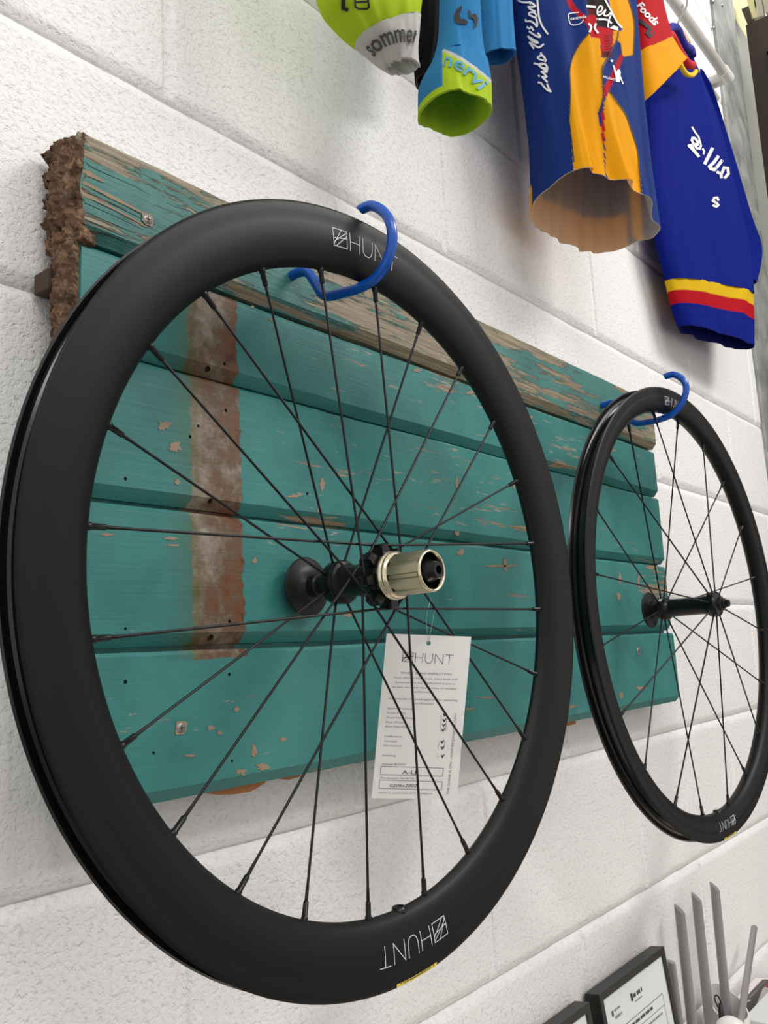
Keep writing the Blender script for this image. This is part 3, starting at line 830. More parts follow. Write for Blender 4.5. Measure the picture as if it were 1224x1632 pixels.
    if not rear:
        A = math.radians(-60); G().lathe_y([(.0001, -.0006), (.004, -.0006), (.004, .0005)], 16)
        g = G().lathe_y([(.0001, -.0004), (.0042, -.0004), (.0042, .0006)], 18)
        cc = Vector((.0185*math.cos(A), Y(dt_+.0028), .0185*math.sin(A)))
        mesh('disc_hole', [v+cc for v in g.v], g.f, M['black_plastic'], d, local=True)
    # spokes and nipples
    for k in range(nsp):
        th = ph+k*360/nsp
        A = math.radians(th)
        side_off = 0
        if rear:
            j = k % 3            # k=0 -> 9.75 deg
            # angles 159.75+45m run radially to the left flange
            if (k-10) % 3 == 0: hr, ha, hy = .0172, th, Y(-.0495)
            elif (k-10) % 3 == 1: hr, ha, hy = .0262, th-80, Y(.0005)
            else: hr, ha, hy = .0262, th+80, Y(.003)
        else:
            if k % 2 == 1: hr, ha, hy = .0155, th, Y(.0228)
            else: hr, ha, hy = .0155, th, Y(-.051)
        HA = math.radians(ha)
        p0 = Vector((hr*math.cos(HA), hy, hr*math.sin(HA)))
        p1 = Vector(((rin+.004)*math.cos(A), 0, (rin+.004)*math.sin(A)))
        dv = (p1-p0).normalized(); l = (p1-p0).length
        g = G().tube([p0-dv*.002, p0+dv*.004, p0+dv*.02, p1-dv*.028, p1-dv*.022, p1], [.0017, .0012, .00105, .00105, .0013, .0013], 8)
        so = g.make('spoke', M['spoke'], t, True, local=True)
        g = G().tube([p1-dv*.0165, p1-dv*.0155, p1-dv*.006, p1-dv*.0055, p1], [.0016, .0021, .0022, .0027, .0027], 10)
        g.make('nipple', M['black_metal'], so, True, local=True)
    return t, C

QL = (0.09419108, -0.14874323, -0.45436931, -0.03632612, 0.00376008)
QR = (0.78379627, -0.16556269, -0.47251446, -0.04812834, 0.01353154)
wl, CL = wheel('bicycle_wheel', 'deep black carbon rear wheel with champagne freehub, tag hanging from it', QL, .2645, 24, 9.75, True, None)
wr, CRr = wheel('bicycle_wheel', 'shallower black carbon front wheel with slim black hub, without a tag', QR, .2815, 20, 10.2, False, None)

# ------------------------------------------------------------------ blue hooks
def hook(label, pts, X, yroot):
    P = [atX(p[0], p[1], X) for p in pts]
    # bend radii: denser smooth path
    path = smooth_path(P, 6)
    t = thing('storage_hook', label, 'hook', path[0])
    rr = [.0047]*len(path); rr[0] = .0046; rr[-1] = .0034; rr[-2] = .0044
    g = G().tube(path, rr, 16)
    g.make('coated_hook', M['hook'], t, True)
    s = Vector(path[0])
    g = G().tube([s+Vector((0, .018, 0)), s+Vector((0, -.001, 0))], .0032, 10)
    g.make('screw_shank', M['steel'], t, True)
hook('blue vinyl coated storage hook carrying the rear wheel with the tag', [(464, 440), (474, 435), (486, 433), (494, 438), (505, 455), (513, 468), (524, 472), (545, 467), (575, 458), (600, 442), (617, 415), (625, 385), (622, 355), (609, 336), (592, 328), (577, 333), (574, 336)], .10, -.05)
hook('blue vinyl coated storage hook carrying the shallower front wheel', [(958, 647), (968, 644), (980, 641), (989, 645), (997, 658), (1004, 669), (1014, 674), (1030, 673), (1050, 669), (1070, 661), (1084, 647), (1092, 630), (1093, 614), (1086, 603), (1074, 597), (1063, 599), (1059, 601)], .775, -.05)

# ------------------------------------------------------------------ inspection tag
c0, c1, c2 = at(616, 1010, -.103), at(751, 1015, -.162), at(592, 1272, -.068)
nrm = (c1-c0).cross(c2-c0).normalized()
if nrm.y > 0: nrm = -nrm
TC = [(616, 1010), (751, 1015), (728, 1274), (592, 1272)]
tg = thing('inspection_tag', 'white printed inspection card hanging by clear thread from the rear wheel spokes', 'tag', onplane(683, 1024, c0, nrm))
front = [onplane(p[0], p[1], c0, nrm) for p in TC]
th = nrm*.0006
vs = [p for p in front]+[p-th for p in front]
g = G().add(vs, [(0, 1, 2, 3), (7, 6, 5, 4), (0, 4, 5, 1), (1, 5, 6, 2), (2, 6, 7, 3), (3, 7, 4, 0)])
card = g.make('card', M['card'], tg)
def tagpt(u, v, off=.0003):          # bilinear on the card, u right, v down
    a = front[0]+(front[1]-front[0])*u; b = front[3]+(front[2]-front[3])*u
    return a+(b-a)*v + nrm*off
def text_mesh(s, shear=0., spacing=1., bold=0.):
    cu = bpy.data.curves.new('t', 'FONT'); cu.body = s; cu.size = 1; cu.shear = shear; cu.offset = bold; cu.space_character = spacing; cu.resolution_u = 2
    o = bpy.data.objects.new('t', cu); COL.objects.link(o)
    dg = bpy.context.evaluated_depsgraph_get(); dg.update()
    e = o.evaluated_get(dg); me = e.to_mesh()
    V = [(v.co.x, v.co.y) for v in me.vertices]; F = [tuple(p.vertices) for p in me.polygons]
    e.to_mesh_clear(); bpy.data.objects.remove(o); bpy.data.curves.remove(cu)
    return V, F
TW, TH = 1.0, 1.9
def tagtext(s, u0, u1, v, h, mat, name='printed_line', vert=False, shear=0):
    V, F = text_mesh(s, shear)
    x0 = min(p[0] for p in V); x1 = max(p[0] for p in V)
    vs = []
    for x, y in V:
        k = (x-x0)/(x1-x0)
        if vert: vs.append(tagpt(u0-y*h/.72*1.9, v+(u1-v)*k))
        else: vs.append(tagpt(u0+(u1-u0)*k, v-y*h/.72))
    mesh(name, vs, F, mat, card)
tl = lambda x, y: None
def cuv(cx, cy):       # position in the zoomed crop of the tag -> card coordinates
    px, py = 560+cx/5.2636, 980+cy/5.2645
    v = (py-1011)/(1273-1011); l = 616+(592-616)*v; r = 751+(728-751)*v
    return ((px-l)/(r-l), v)
V, F = ribbons(logo_strokes()[0], .05)
wid = logo_strokes()[1]
a, b_ = cuv(428, 388), cuv(848, 400)
hh = (388-310)/5.26/262
mesh('printed_logo', [tagpt(a[0]+(b_[0]-a[0])*p.x/wid, a[1]+(b_[1]-a[1])*p.x/wid-hh*p.y) for p in V], F, M['ink_dark'], card)
for s, xa, xb, y, hpx in (('WHEEL BUILD INSPECTION', 412, 838, 492, 22), ('Your wheels have been hand-built and', 352, 890, 532, 20), ('tensioned by our dedicated experts', 366, 868, 570, 20), ('so you can have many miles of reliable', 342, 882, 610, 20),
                          ('performance', 520, 690, 645, 20), ('Individually checked against our exacting', 314, 890, 708, 20), ('specification', 508, 686, 742, 20),
                          ('Spoke Tension', 302, 510, 790, 20), ('Front Drive', 298, 456, 828, 20), ('Front Non-Drive', 294, 520, 868, 20), ('Rear Drive', 290, 438, 906, 20), ('Rear Non-Drive', 286, 500, 944, 20),
                          ('Deflection', 278, 428, 1026, 20), ('Vertical', 274, 380, 1066, 20), ('Horizontal', 270, 416, 1104, 20), ('Dishing', 262, 372, 1186, 20), ('Wheel Builder', 256, 460, 1260, 22), ('Production Serial No.', 244, 542, 1378, 22), ('HUNT is a trademark of ITS Cycling Ltd', 232, 676, 1502, 18)):
    a, b_ = cuv(xa, y), cuv(xb, y)
    tagtext(s, a[0], b_[0], a[1], hpx/5.26/262*.8, M['ink'])
# vertical slogan on the right
a, b_ = cuv(818, 1504), cuv(884, 815)
V, F = text_mesh('THE CHASE IS ON \u2022 HUNTBIKEWHEELS.COM')
x1 = max(p[0] for p in V)
mesh('printed_slogan', [tagpt(a[0]+(b_[0]-a[0])*x/x1-(1-y/.72)*0 - y/.72*(20/5.26/135), a[1]+(b_[1]-a[1])*x/x1) for x, y in V], F, M['ink'], card)
def tagline(pts, w, mat, name):
    st = [[cuv(*p) for p in pts]]
    st = [[(u, v*1.9) for u, v in s] for s in st]
    V, F = ribbons(st, w)
    mesh(name, [tagpt(p.x, p.y/1.9) for p in V], F, mat, card)
for (x0, y0, x1_, y1) in ((248, 1272, 772, 1342), (236, 1388, 762, 1458)):
    tagline([(x0, y0), (x1_, y0+6), (x1_-6, y1+4), (x0-4, y1), (x0, y0)], .006, M['ink'], 'printed_box')
for (x, y) in ((782, 825), (780, 873), (776, 914), (770, 956), (762, 1056), (764, 1106), (766, 1176)):
    tagline([(x-9, y-6), (x-2, y+9), (x+12, y-12)], .012, M['ink_black'], 'pen_tick')
for (x, y0, y1) in ((755, 830, 965), (800, 850, 965), (735, 1050, 1115), (785, 1045, 1115), (728, 1165, 1195)):
    tagline([(x, y0), (x-8, y1)], .004, M['ink'], 'printed_rule')
a = cuv(425, 1334); b_ = cuv(540, 1334); tagtext('A-LJ', a[0], b_[0], a[1], 34/5.26/262, M['ink_black'], 'handwriting')
a = cuv(322, 1444); b_ = cuv(548, 1444); tagtext('0206x2002', a[0], b_[0], a[1], 28/5.26/262, M['ink_black'], 'handwriting', shear=.2)
# eyelet and thread
c = tagpt(*cuv(648, 230), .0005)
uu = (front[1]-front[0]).normalized(); vv = nrm.cross(uu)
hr = lambda d, q: [c+nrm*d+uu*.0021*q*math.cos(k*PI/8)+vv*.0021*q*math.sin(k*PI/8) for k in range(16)]
cut(card, hr(.002, 1)+hr(-.003, 1), [tuple(range(16)), tuple(range(16, 32))[::-1]]+[(k, k+16, (k+1) % 16+16, (k+1) % 16) for k in range(16)])
mesh('punched_hole', hr(-.0005, .99)+hr(-.0011, .99), [(k, (k+1) % 16, (k+1) % 16+16, k+16) for k in range(16)], M['card'], card, True)
p = Vector(c)
tops = [at(679, 987, -.142), at(693, 968, -.142)]
loop = [p-nrm*.001, tops[0], at(686, 955, -.145), tops[1], p+nrm*.0005]
G().tube(loop, .00022, 5).make('thread', M['thread'], tg, True)

# ------------------------------------------------------------------ clothes
def inpoly(x, y, poly):
    c = False; n = len(poly); j = n-1
    for i in range(n):
        xi, yi = poly[i]; xj, yj = poly[j]
        if (yi > y) != (yj > y) and x < (xj-xi)*(y-yi)/(yj-yi)+xi: c = not c
        j = i
    return c
def tube_cloth(name, rows, depth, mat, parent, colour, seed=1., folds=.006, nfold=5, nu=110, nv=110, lining=None, label=None, squash=.75, closed_top=False, hem=None):
    """open cloth tube: rows are (left point, right point, depth scale) from top to bottom"""
    def interp(t):
        s = t*(len(rows)-1); i = min(int(s), len(rows)-2); k = s-i
        p = [rows[max(i-1, 0)], rows[i], rows[i+1], rows[min(i+2, len(rows)-1)]]
        def cr(a, b, c, d): return .5*((2*b)+(c-a)*k+(2*a-5*b+4*c-d)*k*k+(3*b-a-3*c+d)*k**3)
        return cr(*[q[0] for q in p]), cr(*[q[1] for q in p]), p[1][2]*(1-k)+p[2][2]*k
    vs = []; inn = []; cols = []
    for v in range(nv+1):
        t = v/nv
        Lp, Rp, ds = interp(t)
        mid = (Lp+Rp)/2; half = (Rp-Lp)/2
        out = Vector((half.y, -half.x, 0)); out.normalize()
        if out.y > 0: out = -out
        for u in range(nu):
            ph = 2*PI*u/nu
            c, s = math.cos(ph), math.sin(ph)
            # superellipse
            cc = math.copysign(abs(c)**squash, c); ss = math.copysign(abs(s)**squash, s)
            fold = folds*(noise.noise(Vector((c*nfold*.5+seed, s*nfold*.25, t*1.1+seed)))+.5*noise.noise(Vector((c*nfold*1.1+seed*2, s*.9, t*2.1))))
            fold *= (.4+.6*t)*abs(s)**.7
            d = depth*ds
            p = mid - half*cc*(1+.0) + out*(d*ss+fold*1.6)
            if hem: p.z += hem(c, s, t)
            p.y = min(p.y, -.006)
            vs.append(p)
            k_ = (.0015+.0045*(1-t**6)) if nu > 160 else .0025
            w = p - out*ss*k_ + half*(cc*k_*1.2/max(half.length, .001))
            inn.append(w)
            cols.append(colour(p, s > -.05, t, ph))
    fs = []
    for v in range(nv):
        for u in range(nu):
            u2 = (u+1) % nu; fs.append((v*nu+u, (v+1)*nu+u, (v+1)*nu+u2, v*nu+u2))
    o = mesh(name, vs, fs, mat, parent, True, label)
    fixn(o)
    at_ = o.data.color_attributes.new('Col', 'FLOAT_COLOR', 'POINT')
    flat = []
    for c in cols: flat += list(c)
    at_.data.foreach_set('color', flat)
    if lining is not None:
        su = 1 if nu <= 160 else 3; sv = 1 if nv <= 70 else 3
        us = list(range(0, nu, su)); vr = list(range(0, nv, sv)); vr = [v for v in vr if nv-v >= sv//2]+[nv]
        vs2 = [inn[v*nu+u] for v in vr for u in us]; m = len(us); k = len(vs2)
        fs2 = [(a*m+b, a*m+(b+1) % m, (a+1)*m+(b+1) % m, (a+1)*m+b) for a in range(len(vr)-1) for b in range(m)]
        vs2 += [vs[nv*nu+u] for u in us]
        for b in range(m): fs2.append(((len(vr)-1)*m+b, k+b, k+(b+1) % m, (len(vr)-1)*m+(b+1) % m))
        mesh('lining', vs2, fs2, lining, o, True)
    return o, vs, fs
def bvh(*parts):
    V = []; F = []
    for vs, fs in parts:
        n = len(V); V += vs; F += [tuple(i+n for i in f) for f in fs]
    return BVHTree.FromPolygons(V, F)
def decal(name, V, F, tree, mat, parent, off=.0026, label=None):
    """V in photograph pixels, laid on the cloth along the line of sight"""
    out = []; last = None
    for (x, y) in V:
        d = ray(x, y).normalized()
        h = tree.ray_cast(CP, d)
        if h[0] is None:
            out.append(None); continue
        out.append(h[0]-d*off)
    good = [p for p in out if p is not None]
    if len(good) < 3: return None
    F = [f for f in F if all(out[i] is not None for i in f)]
    out = [p if p is not None else good[0] for p in out]
    return mesh(name, out, F, mat, parent, label=label)
def px_text(s, org, ax, ay, shear=0., bold=0.):
    """text whose baseline runs along ax (pixels for the whole line) with letter height vector ay"""
    V, F = text_mesh(s, shear, bold=bold)
    x0 = min(p[0] for p in V); x1 = max(p[0] for p in V)
    return [(org[0]+ax[0]*(x-x0)/(x1-x0)+ay[0]*y/.72, org[1]+ax[1]*(x-x0)/(x1-x0)+ay[1]*y/.72) for x, y in V], F
def px_strokes(strokes, w):
    V = []; F = []
    for s in strokes:
        s2 = [Vector(p) for p in s]
        for a, b in zip(s2[:-1], s2[1:]):
            d = b-a; l = d.length
            if l < 1e-6: continue
            d /= l; nn = Vector((-d.y, d.x))*w/2; m = max(1, int(l/4)); k = len(V)
            a2, b2 = a-d*w*.3, b+d*w*.3
            for i in range(m+1):
                c = a2+(b2-a2)*i/m; V += [tuple(c-nn), tuple(c+nn)]
            for i in range(m): F.append((k+2*i, k+2*i+2, k+2*i+3, k+2*i+1))
    return V, F
def px_poly(poly):
    return [tuple(p) for p in poly], [tuple(range(len(poly)))]
def R3(l, yl, r, yr, ds=1.): return (at(l[0], l[1], yl), at(r[0], r[1], yr), ds)
def c2(x, y): return (800+x/2.7193, y/2.72)           # crop of the right-hand jerseys
def c1_(x, y): return (480+x/3.221, y/3.219)          # crop of the left-hand jerseys

# rail ----------------------------------------------------------------
RY = -.05
re = at(1158, 122, RY)
rail = thing('clothes_rail', 'white tubular clothes rail fixed along the wall above the jerseys', 'rail', (1.0, RY, re.z))
G().tube([(-.35, RY, re.z), (re.x-.015, RY, re.z)], .0125, 24).make('tube', M['rail'], rail, True)
for x in (-.35, .55, 1.25, re.x):
    g = G().tube([(x-.035, RY, re.z), (x-.033, RY, re.z), (x+.012, RY, re.z), (x+.016, RY, re.z)], [.0135, .0155, .0155, .011], 24)
    g.bbox((x-.012, RY, re.z-.012), (x+.012, -.001, re.z+.012), .002)
    g.make('bracket', M['rail'], rail, auto=35)
cd = thing('cable_conduit', 'thin cream conduit running along the wall under the rail', 'conduit', (1.0, -.01, re.z-.05))
pa, pb = at(1052, 30, -.012), at(1140, 140, -.012)
pa.z = min(pa.z, re.z-.03)
G().tube([(-.3, -.012, pa.z), (pa.x, -.012, pa.z), (pb.x, -.012, pa.z)], .008, 14).make('pipe', M['rail'], cd, True)

# lime jersey ---------------------------------------------------------
LIME = srgb(178, 206, 46); WHITE = srgb(205, 203, 200); BLK = srgb(14, 15, 17); SKY = srgb(54, 132, 190)
def arc_text(s, pts, h, bold=.02, shear=0.):
    V, F = text_mesh(s, shear, bold=bold)
    x0 = min(p[0] for p in V); x1 = max(p[0] for p in V)
    arc = smooth_path([Vector((p[0], p[1], 0)) for p in pts], 12)
    out = []
    for x, y in V:
        q = (x-x0)/(x1-x0)*(len(arc)-1); i = min(int(q), len(arc)-2)
        p = arc[i]+(arc[i+1]-arc[i])*(q-i); t = (arc[i+1]-arc[i]).normalized()
        out.append((p.x+t.y*y/.52*h, p.y-t.x*y/.52*h))
    return out, F
j1 = thing('cycling_jersey', 'lime green cycling jersey with white printed sleeve cuff and black body', 'jersey', at(600, 118, -.12))
yl, yr = -.115, -.15
o1, v1, f1 = tube_cloth('sleeve', [R3((470, -260), yl, (660, -330), yr, .8), R3((490, -120), yl, (666, -150), yr, .9), R3((514, -5), yl, (667, -60), yr, 1), R3((540, 36), yl, (667, 0), yr, .9), R3((568, 67), yl, (666, 34), yr, .72)],
                        .030, M['cloth'], j1, lambda p, f, t, ph: LIME, 2., .003, nu=90, nv=60)
o2, v2, f2 = tube_cloth('sleeve_cuff', [R3((567, 66), yl, (667, 33), yr, .75), R3((590, 89), yl, (667, 66), yr, .6), R3((616, 114), yl, (666, 99), yr, .42)],
                        .030, M['cloth'], j1, lambda p, f, t, ph: WHITE, 2., .004, nu=90, nv=50, lining=M['lining_grey'], label='white cuff with grey lettering')
tr = bvh((v2, f2)); tr1 = bvh((v1, f1))
o3, v3, f3 = tube_cloth('body', [R3((600, -330), -.05, (705, -400), -.075, 1), R3((640, -60), -.05, (704, -90), -.075, 1), R3((652, 30), -.05, (703, 10), -.075, 1), R3((657, 88), -.05, (701, 78), -.075, 1), R3((662, 136), -.05, (697, 118), -.075, .8)],
                        .018, M['cloth'], j1, lambda p, f, t, ph: BLK, 5., .003, nu=60, nv=60, lining=M['lining_black'])
V, F = arc_text('sommerv', [c1_(372, 292), c1_(430, 240), c1_(500, 216), c1_(560, 216), c1_(618, 232)], 22, .02)
decal('cuff_lettering', V, F, tr, M['ink_dark'], o2)
V, F = px_strokes([[c1_(216, -6), c1_(216, 44), c1_(236, 50)]], 6.5); decal('jersey_digit', V, F, tr1, M['ink_black'], o1)
V, F = px_strokes([[c1_(276, -6), c1_(278, 34), c1_(296, 46), c1_(338, 46), c1_(348, 36), c1_(342, -6)], [c1_(276, 12), c1_(344, 8)]], 3.4); decal('jersey_digit', V, F, tr1, M['ink_black'], o1)

# sky-blue jersey -----------------------------------------------------
j2 = thing('cycling_jersey', 'sky blue cycling jersey with lime cuff and black swirl logo', 'jersey', at(740, 228, -.10))
ya, yb = -.115, -.14
o4, v4, f4 = tube_cloth('sleeve', [R3((704, -330), ya, (750, -390), yb, .8), R3((704, -120), ya, (754, -150), yb, .9), R3((704, 0), ya, (759, -20), yb, .9), R3((702, 56), ya, (763, 72), yb, 1.), R3((694, 92), ya, (766, 118), yb, 1.2)],
                        .026, M['cloth'], j2, lambda p, f, t, ph: SKY, 9., .002, nu=90, nv=80)
def col_c(p, f, t, ph):
    x, y = topx(p)
    if not f or x < 705: return SKY if t < .85 else LIME
    e = 76+(x-703)*.58*(.6+(x-703)/160)          # slanting upper edge of the band
    if y < e: return SKY
    return WHITE if y < e+6 else LIME
o5, v5, f5 = tube_cloth('sleeve_cuff', [R3((694, 91), ya, (766, 117), yb, 1.2), R3((680, 124), ya, (768, 154), yb, 1.4), R3((680, 164), ya, (768, 198), yb, 1.5)],
                        .026, M['cloth'], j2, col_c, 9., .003, nu=150, nv=60, lining=M['lining_lime'], label='lime cuff with blue lettering')
tr4 = bvh((v4, f4), (v5, f5)); tr5 = bvh((v5, f5))
V, F = px_poly([c1_(822, 28), c1_(800, 45), c1_(784, 78), c1_(788, 108), c1_(806, 122), c1_(830, 120), c1_(850, 126), c1_(856, 112), c1_(838, 96), c1_(818, 96), c1_(812, 70), c1_(826, 38)])
decal('swirl_logo', V, F, tr4, M['ink_black'], o4)
V, F = px_poly([c1_(856, 52), c1_(868, 54), c1_(872, 76), c1_(894, 68), c1_(908, 90), c1_(904, 130), c1_(884, 150), c1_(892, 118), c1_(884, 96), c1_(864, 88)])
decal('swirl_logo', V, F, tr4, M['ink_black'], o4)
V, F = arc_text('nervill', [c1_(730, 335), c1_(790, 350), c1_(850, 392), c1_(900, 445), c1_(932, 500)], 16, .015)
decal('cuff_lettering', V, F, tr5, plain('blue_cuff_print', srgb(74, 150, 176), .6), o5)
o6, v6, f6 = tube_cloth('second_sleeve', [R3((742, -330), -.07, (800, -380), -.09, .8), R3((756, -120), -.07, (804, -140), -.09, .9), R3((763, 0), -.07, (810, -10), -.09, 1), R3((768, 90), -.07, (817, 92), -.09, 1.)],
                        .02, M['cloth'], j2, lambda p, f, t, ph: SKY, 14., .002, nu=70, nv=60, lining=M['lining_blue'])

# blue and yellow jersey ---------------------------------------------
BLU = srgb(28, 54, 122); YEL = srgb(236, 164, 16); RED = srgb(190, 22, 34); ORA = srgb(236, 164, 16); DKR = srgb(92, 22, 26); DKB = srgb(34, 26, 24)
def c3(x, y): return (900+x/7.65, y/7.65)
polys = []
yA = [c3(*p) for p in ((305, 400), (240, 460), (160, 570), (90, 720), (62, 880), (70, 1100), (60, 1377))]+[c2(*p) for p in ((292, 520), (300, 590), (312, 760), (440, 790), (486, 905), (470, 905), (444, 720), (440, 640), (428, 560), (415, 480))]+[c3(*p) for p in ((410, 1377), (470, 1180), (460, 840), (520, 710), (445, 700), (430, 460), (320, 460))]
yB = [c3(*p) for p in ((545, 1110), (640, 1240), (740, 1377))]+[c2(*p) for p in ((556, 545), (588, 650), (598, 760), (618, 1060), (466, 960), (492, 860), (448, 740), (446, 600), (440, 490))]+[c3(*p) for p in ((480, 1250),)]
yC = [c3(*p) for p in ((520, -60), (770, -60), (830, 150), (855, 320), (840, 640), (835, 670), (730, 695), (695, 660), (685, 540), (640, 480), (610, 540), (580, 590), (585, 370), (720, 375), (640, 270), (580, 180))]
polys += [(yA, YEL), (yB, YEL), (yC, YEL)]
polys.append(([c3(*p) for p in ((5, -40), (75, -20), (150, 110), (280, 200), (310, 180), (390, 190), (390, 330), (590, 340), (592, 480), (575, 640), (570, 700), (452, 700), (430, 460), (320, 455), (300, 370), (260, 290), (60, 100))], RED))
polys.append(([c3(*p) for p in ((265, -60), (450, -60), (560, 150), (640, 300), (560, 330), (520, 330), (400, 325), (380, 190), (290, 180))], DKB))
polys.append(([c3(*p) for p in ((275, 70), (370, 100), (380, 190), (290, 185))], DKR))
polys.append(([c3(*p) for p in ((690, 650), (715, 700), (680, 800), (560, 1060), (490, 1200), (470, 1190), (480, 1060), (560, 920), (640, 740))], RED))
polys.append(([c2(*p) for p in ((432, 480), (444, 470), (446, 560), (440, 640), (432, 590))], RED))
polys.append(([c3(*p) for p in ((460, 620), (575, 640), (570, 700), (452, 700))], DKR))
def col_y(p, f, t, ph):
    if f:
        x, y = topx(p)
        for poly, c in reversed(polys):
            if inpoly(x, y, poly): return c
        return BLU
    return ORA if (t > .9 and ph < 5.6 and ph > 3.3) else BLU
j3 = thing('cycling_jersey', 'blue and yellow team cycling jersey with white script and red sleeve', 'jersey', at(950, 420, -.1))
a_, b_2 = -.10, -.135
bd = [R3((822, -420), a_, (968, -330), b_2, .4), R3((822, -250), a_, (992, -170), b_2, .6), R3((823, -100), a_, (1000, -40), b_2, .75), R3((826, 0), a_, (1003, 60), b_2, .85), R3((848, 120), a_, (1006, 180), b_2, .95), R3((863, 215), a_, (1010, 290), b_2, 1.1), R3((874, 300), a_, (1015, 385), b_2, 1.35)]
o7, v7, f7 = tube_cloth('body', bd, .052, M['cloth'], j3, col_y, 21., .012, 7, nu=420, nv=340, lining=M['lining'], squash=.85, hem=lambda c, s_, t: t**3*(max(0, s_)*(.004+.030*c)-max(0, -s_)*.012))
tr7 = bvh((v7, f7))
def c4(x, y): return (820+x/10.2, y/10.2)
scr = [[(385, 1340), (430, 1350), (480, 1410), (530, 1460), (590, 1490)], [(590, 1490), (555, 1430), (530, 1365)], [(530, 1330), (490, 1290), (450, 1250), (505, 1262)], [(392, 1230), (404, 1240)],
       [(525, 1250), (480, 1200), (440, 1165), (490, 1170), (525, 1165), (470, 1120), (440, 1100)], [(525, 1150), (530, 1090), (490, 1040), (420, 1035), (400, 1060), (450, 1100), (510, 1110)], [(320, 1030), (400, 1045), (460, 1045)],
       [(500, 1000), (500, 960), (450, 900), (380, 930), (400, 960), (470, 980)], [(430, 860), (440, 890), (480, 930)],
       [(310, 785), (245, 690), (330, 740), (400, 770), (470, 720)], [(220, 590), (300, 640), (380, 690), (330, 690), (260, 640), (220, 590)], [(240, 510), (310, 560), (390, 600), (418, 585), (380, 540)],
       [(305, 490), (270, 440), (240, 465), (205, 440)], [(180, 320), (190, 345), (260, 345), (330, 390), (360, 430), (370, 380), (355, 310)],
       [(340, 290), (350, 240), (300, 200), (240, 210), (240, 240), (300, 270), (340, 290)], [(230, 130), (280, 160), (335, 185)], [(220, 110), (300, 110), (330, 100)], [(340, 100), (300, 60), (240, 30), (260, 60)], [(60, 10), (130, 35), (220, 40)],
       [(370, -20), (385, 150), (400, 280), (450, 420), (540, 550)]]
V, F = px_strokes([[(q.x, q.y) for q in smooth_path([Vector((*c4(*p), 0)) for p in st], 4)] for st in scr], 3.0)
decal('script_print', V, F, tr7, M['print_white'], o7, label='white script lettering')
lg = [([(390, 150), (440, 140), (460, 90), (430, 75), (400, 120), (405, 180), (450, 170), (500, 120)], 2.4), ([(500, 120), (480, 180), (520, 190), (565, 150)], 2.4), ([(580, 150), (540, 240), (530, 330)], 2.4), ([(270, 75), (370, 85)], 3.6), ([(395, 235), (510, 240), (570, 280)], 2.8),
      ([(490, -10), (560, 120), (640, 270), (700, 335)], 2.6), ([(295, 290), (325, 330), (305, 385)], 3.2), ([(380, 290), (365, 340), (405, 400)], 3.2), ([(170, 150), (60, 165), (45, 200), (70, 290), (130, 305), (200, 280), (230, 240)], 1.5)]
for st, w in lg:
    V, F = px_strokes([[(q.x, q.y) for q in smooth_path([Vector((*c3(*p), 0)) for p in st], 4)]], w); decal('logo_print', V, F, tr7, M['print_white'], o7)
V, F = px_poly([c3(*p) for p in ((545, 340), (600, 310), (690, 335), (728, 375), (620, 368))]); decal('logo_print', V, F, tr7, M['print_white'], o7)
V, F = px_text('canonda', c3(72, 245), (25, -4), (-.3, -5.), bold=.02); decal('logo_print', V, F, tr7, M['print_white'], o7)
V, F = px_text('ARLIGHT', c3(466, 945), (20, 5.5), (0, -3.5), bold=.01); decal('logo_print', V, F, tr7, M['print_white'], o7)
V, F = px_poly([c3(*p) for p in ((585, 790), (605, 800), (630, 880), (645, 850), (670, 845), (685, 880), (680, 920), (720, 1020), (705, 1025), (680, 960), (670, 1000), (625, 1000), (620, 940), (595, 830))]); decal('figure_print', V, F, tr7, M['print_white'], o7)
V, F = px_poly([(c3(575, 742)[0]+3.2*(1 if k % 2 == 0 else .42)*math.sin(k*PI/5), c3(575, 742)[1]-3.2*(1 if k % 2 == 0 else .42)*math.cos(k*PI/5)) for k in range(10)]); decal('star_print', V, F, tr7, M['print_white'], o7)
for k in range(7):
    V, F = px_strokes([[c3(500, 430+k*32), c3(550, 425+k*32), c3(586, 400+k*34)]], .8); decal('printed_outline', V, F, tr7, M['ink_black'], o7)
for pts in ([c3(*p) for p in ((305, 400), (240, 460), (160, 570), (90, 720), (62, 880), (70, 1100), (60, 1377))]+[c2(*p) for p in ((292, 520), (300, 590), (312, 700))], [c3(*p) for p in ((545, 1110), (640, 1240), (740, 1377))]+[c2(*p) for p in ((556, 545), (588, 650), (598, 760), (616, 1000))],
            [c3(*p) for p in ((580, 590), (520, 710), (460, 840), (470, 1180), (410, 1377))], [c3(*p) for p in ((770, -20), (830, 150), (855, 320), (840, 640), (835, 670), (730, 695))], [c3(*p) for p in ((655, 380), (640, 480), (580, 590))]):
    q = smooth_path([Vector((p[0], p[1], 0)) for p in pts], 5)
    V, F = px_strokes([[(p.x, p.y) for p in q]], 1.6); decal('printed_outline', V, F, tr7, M['ink_black'], o7)
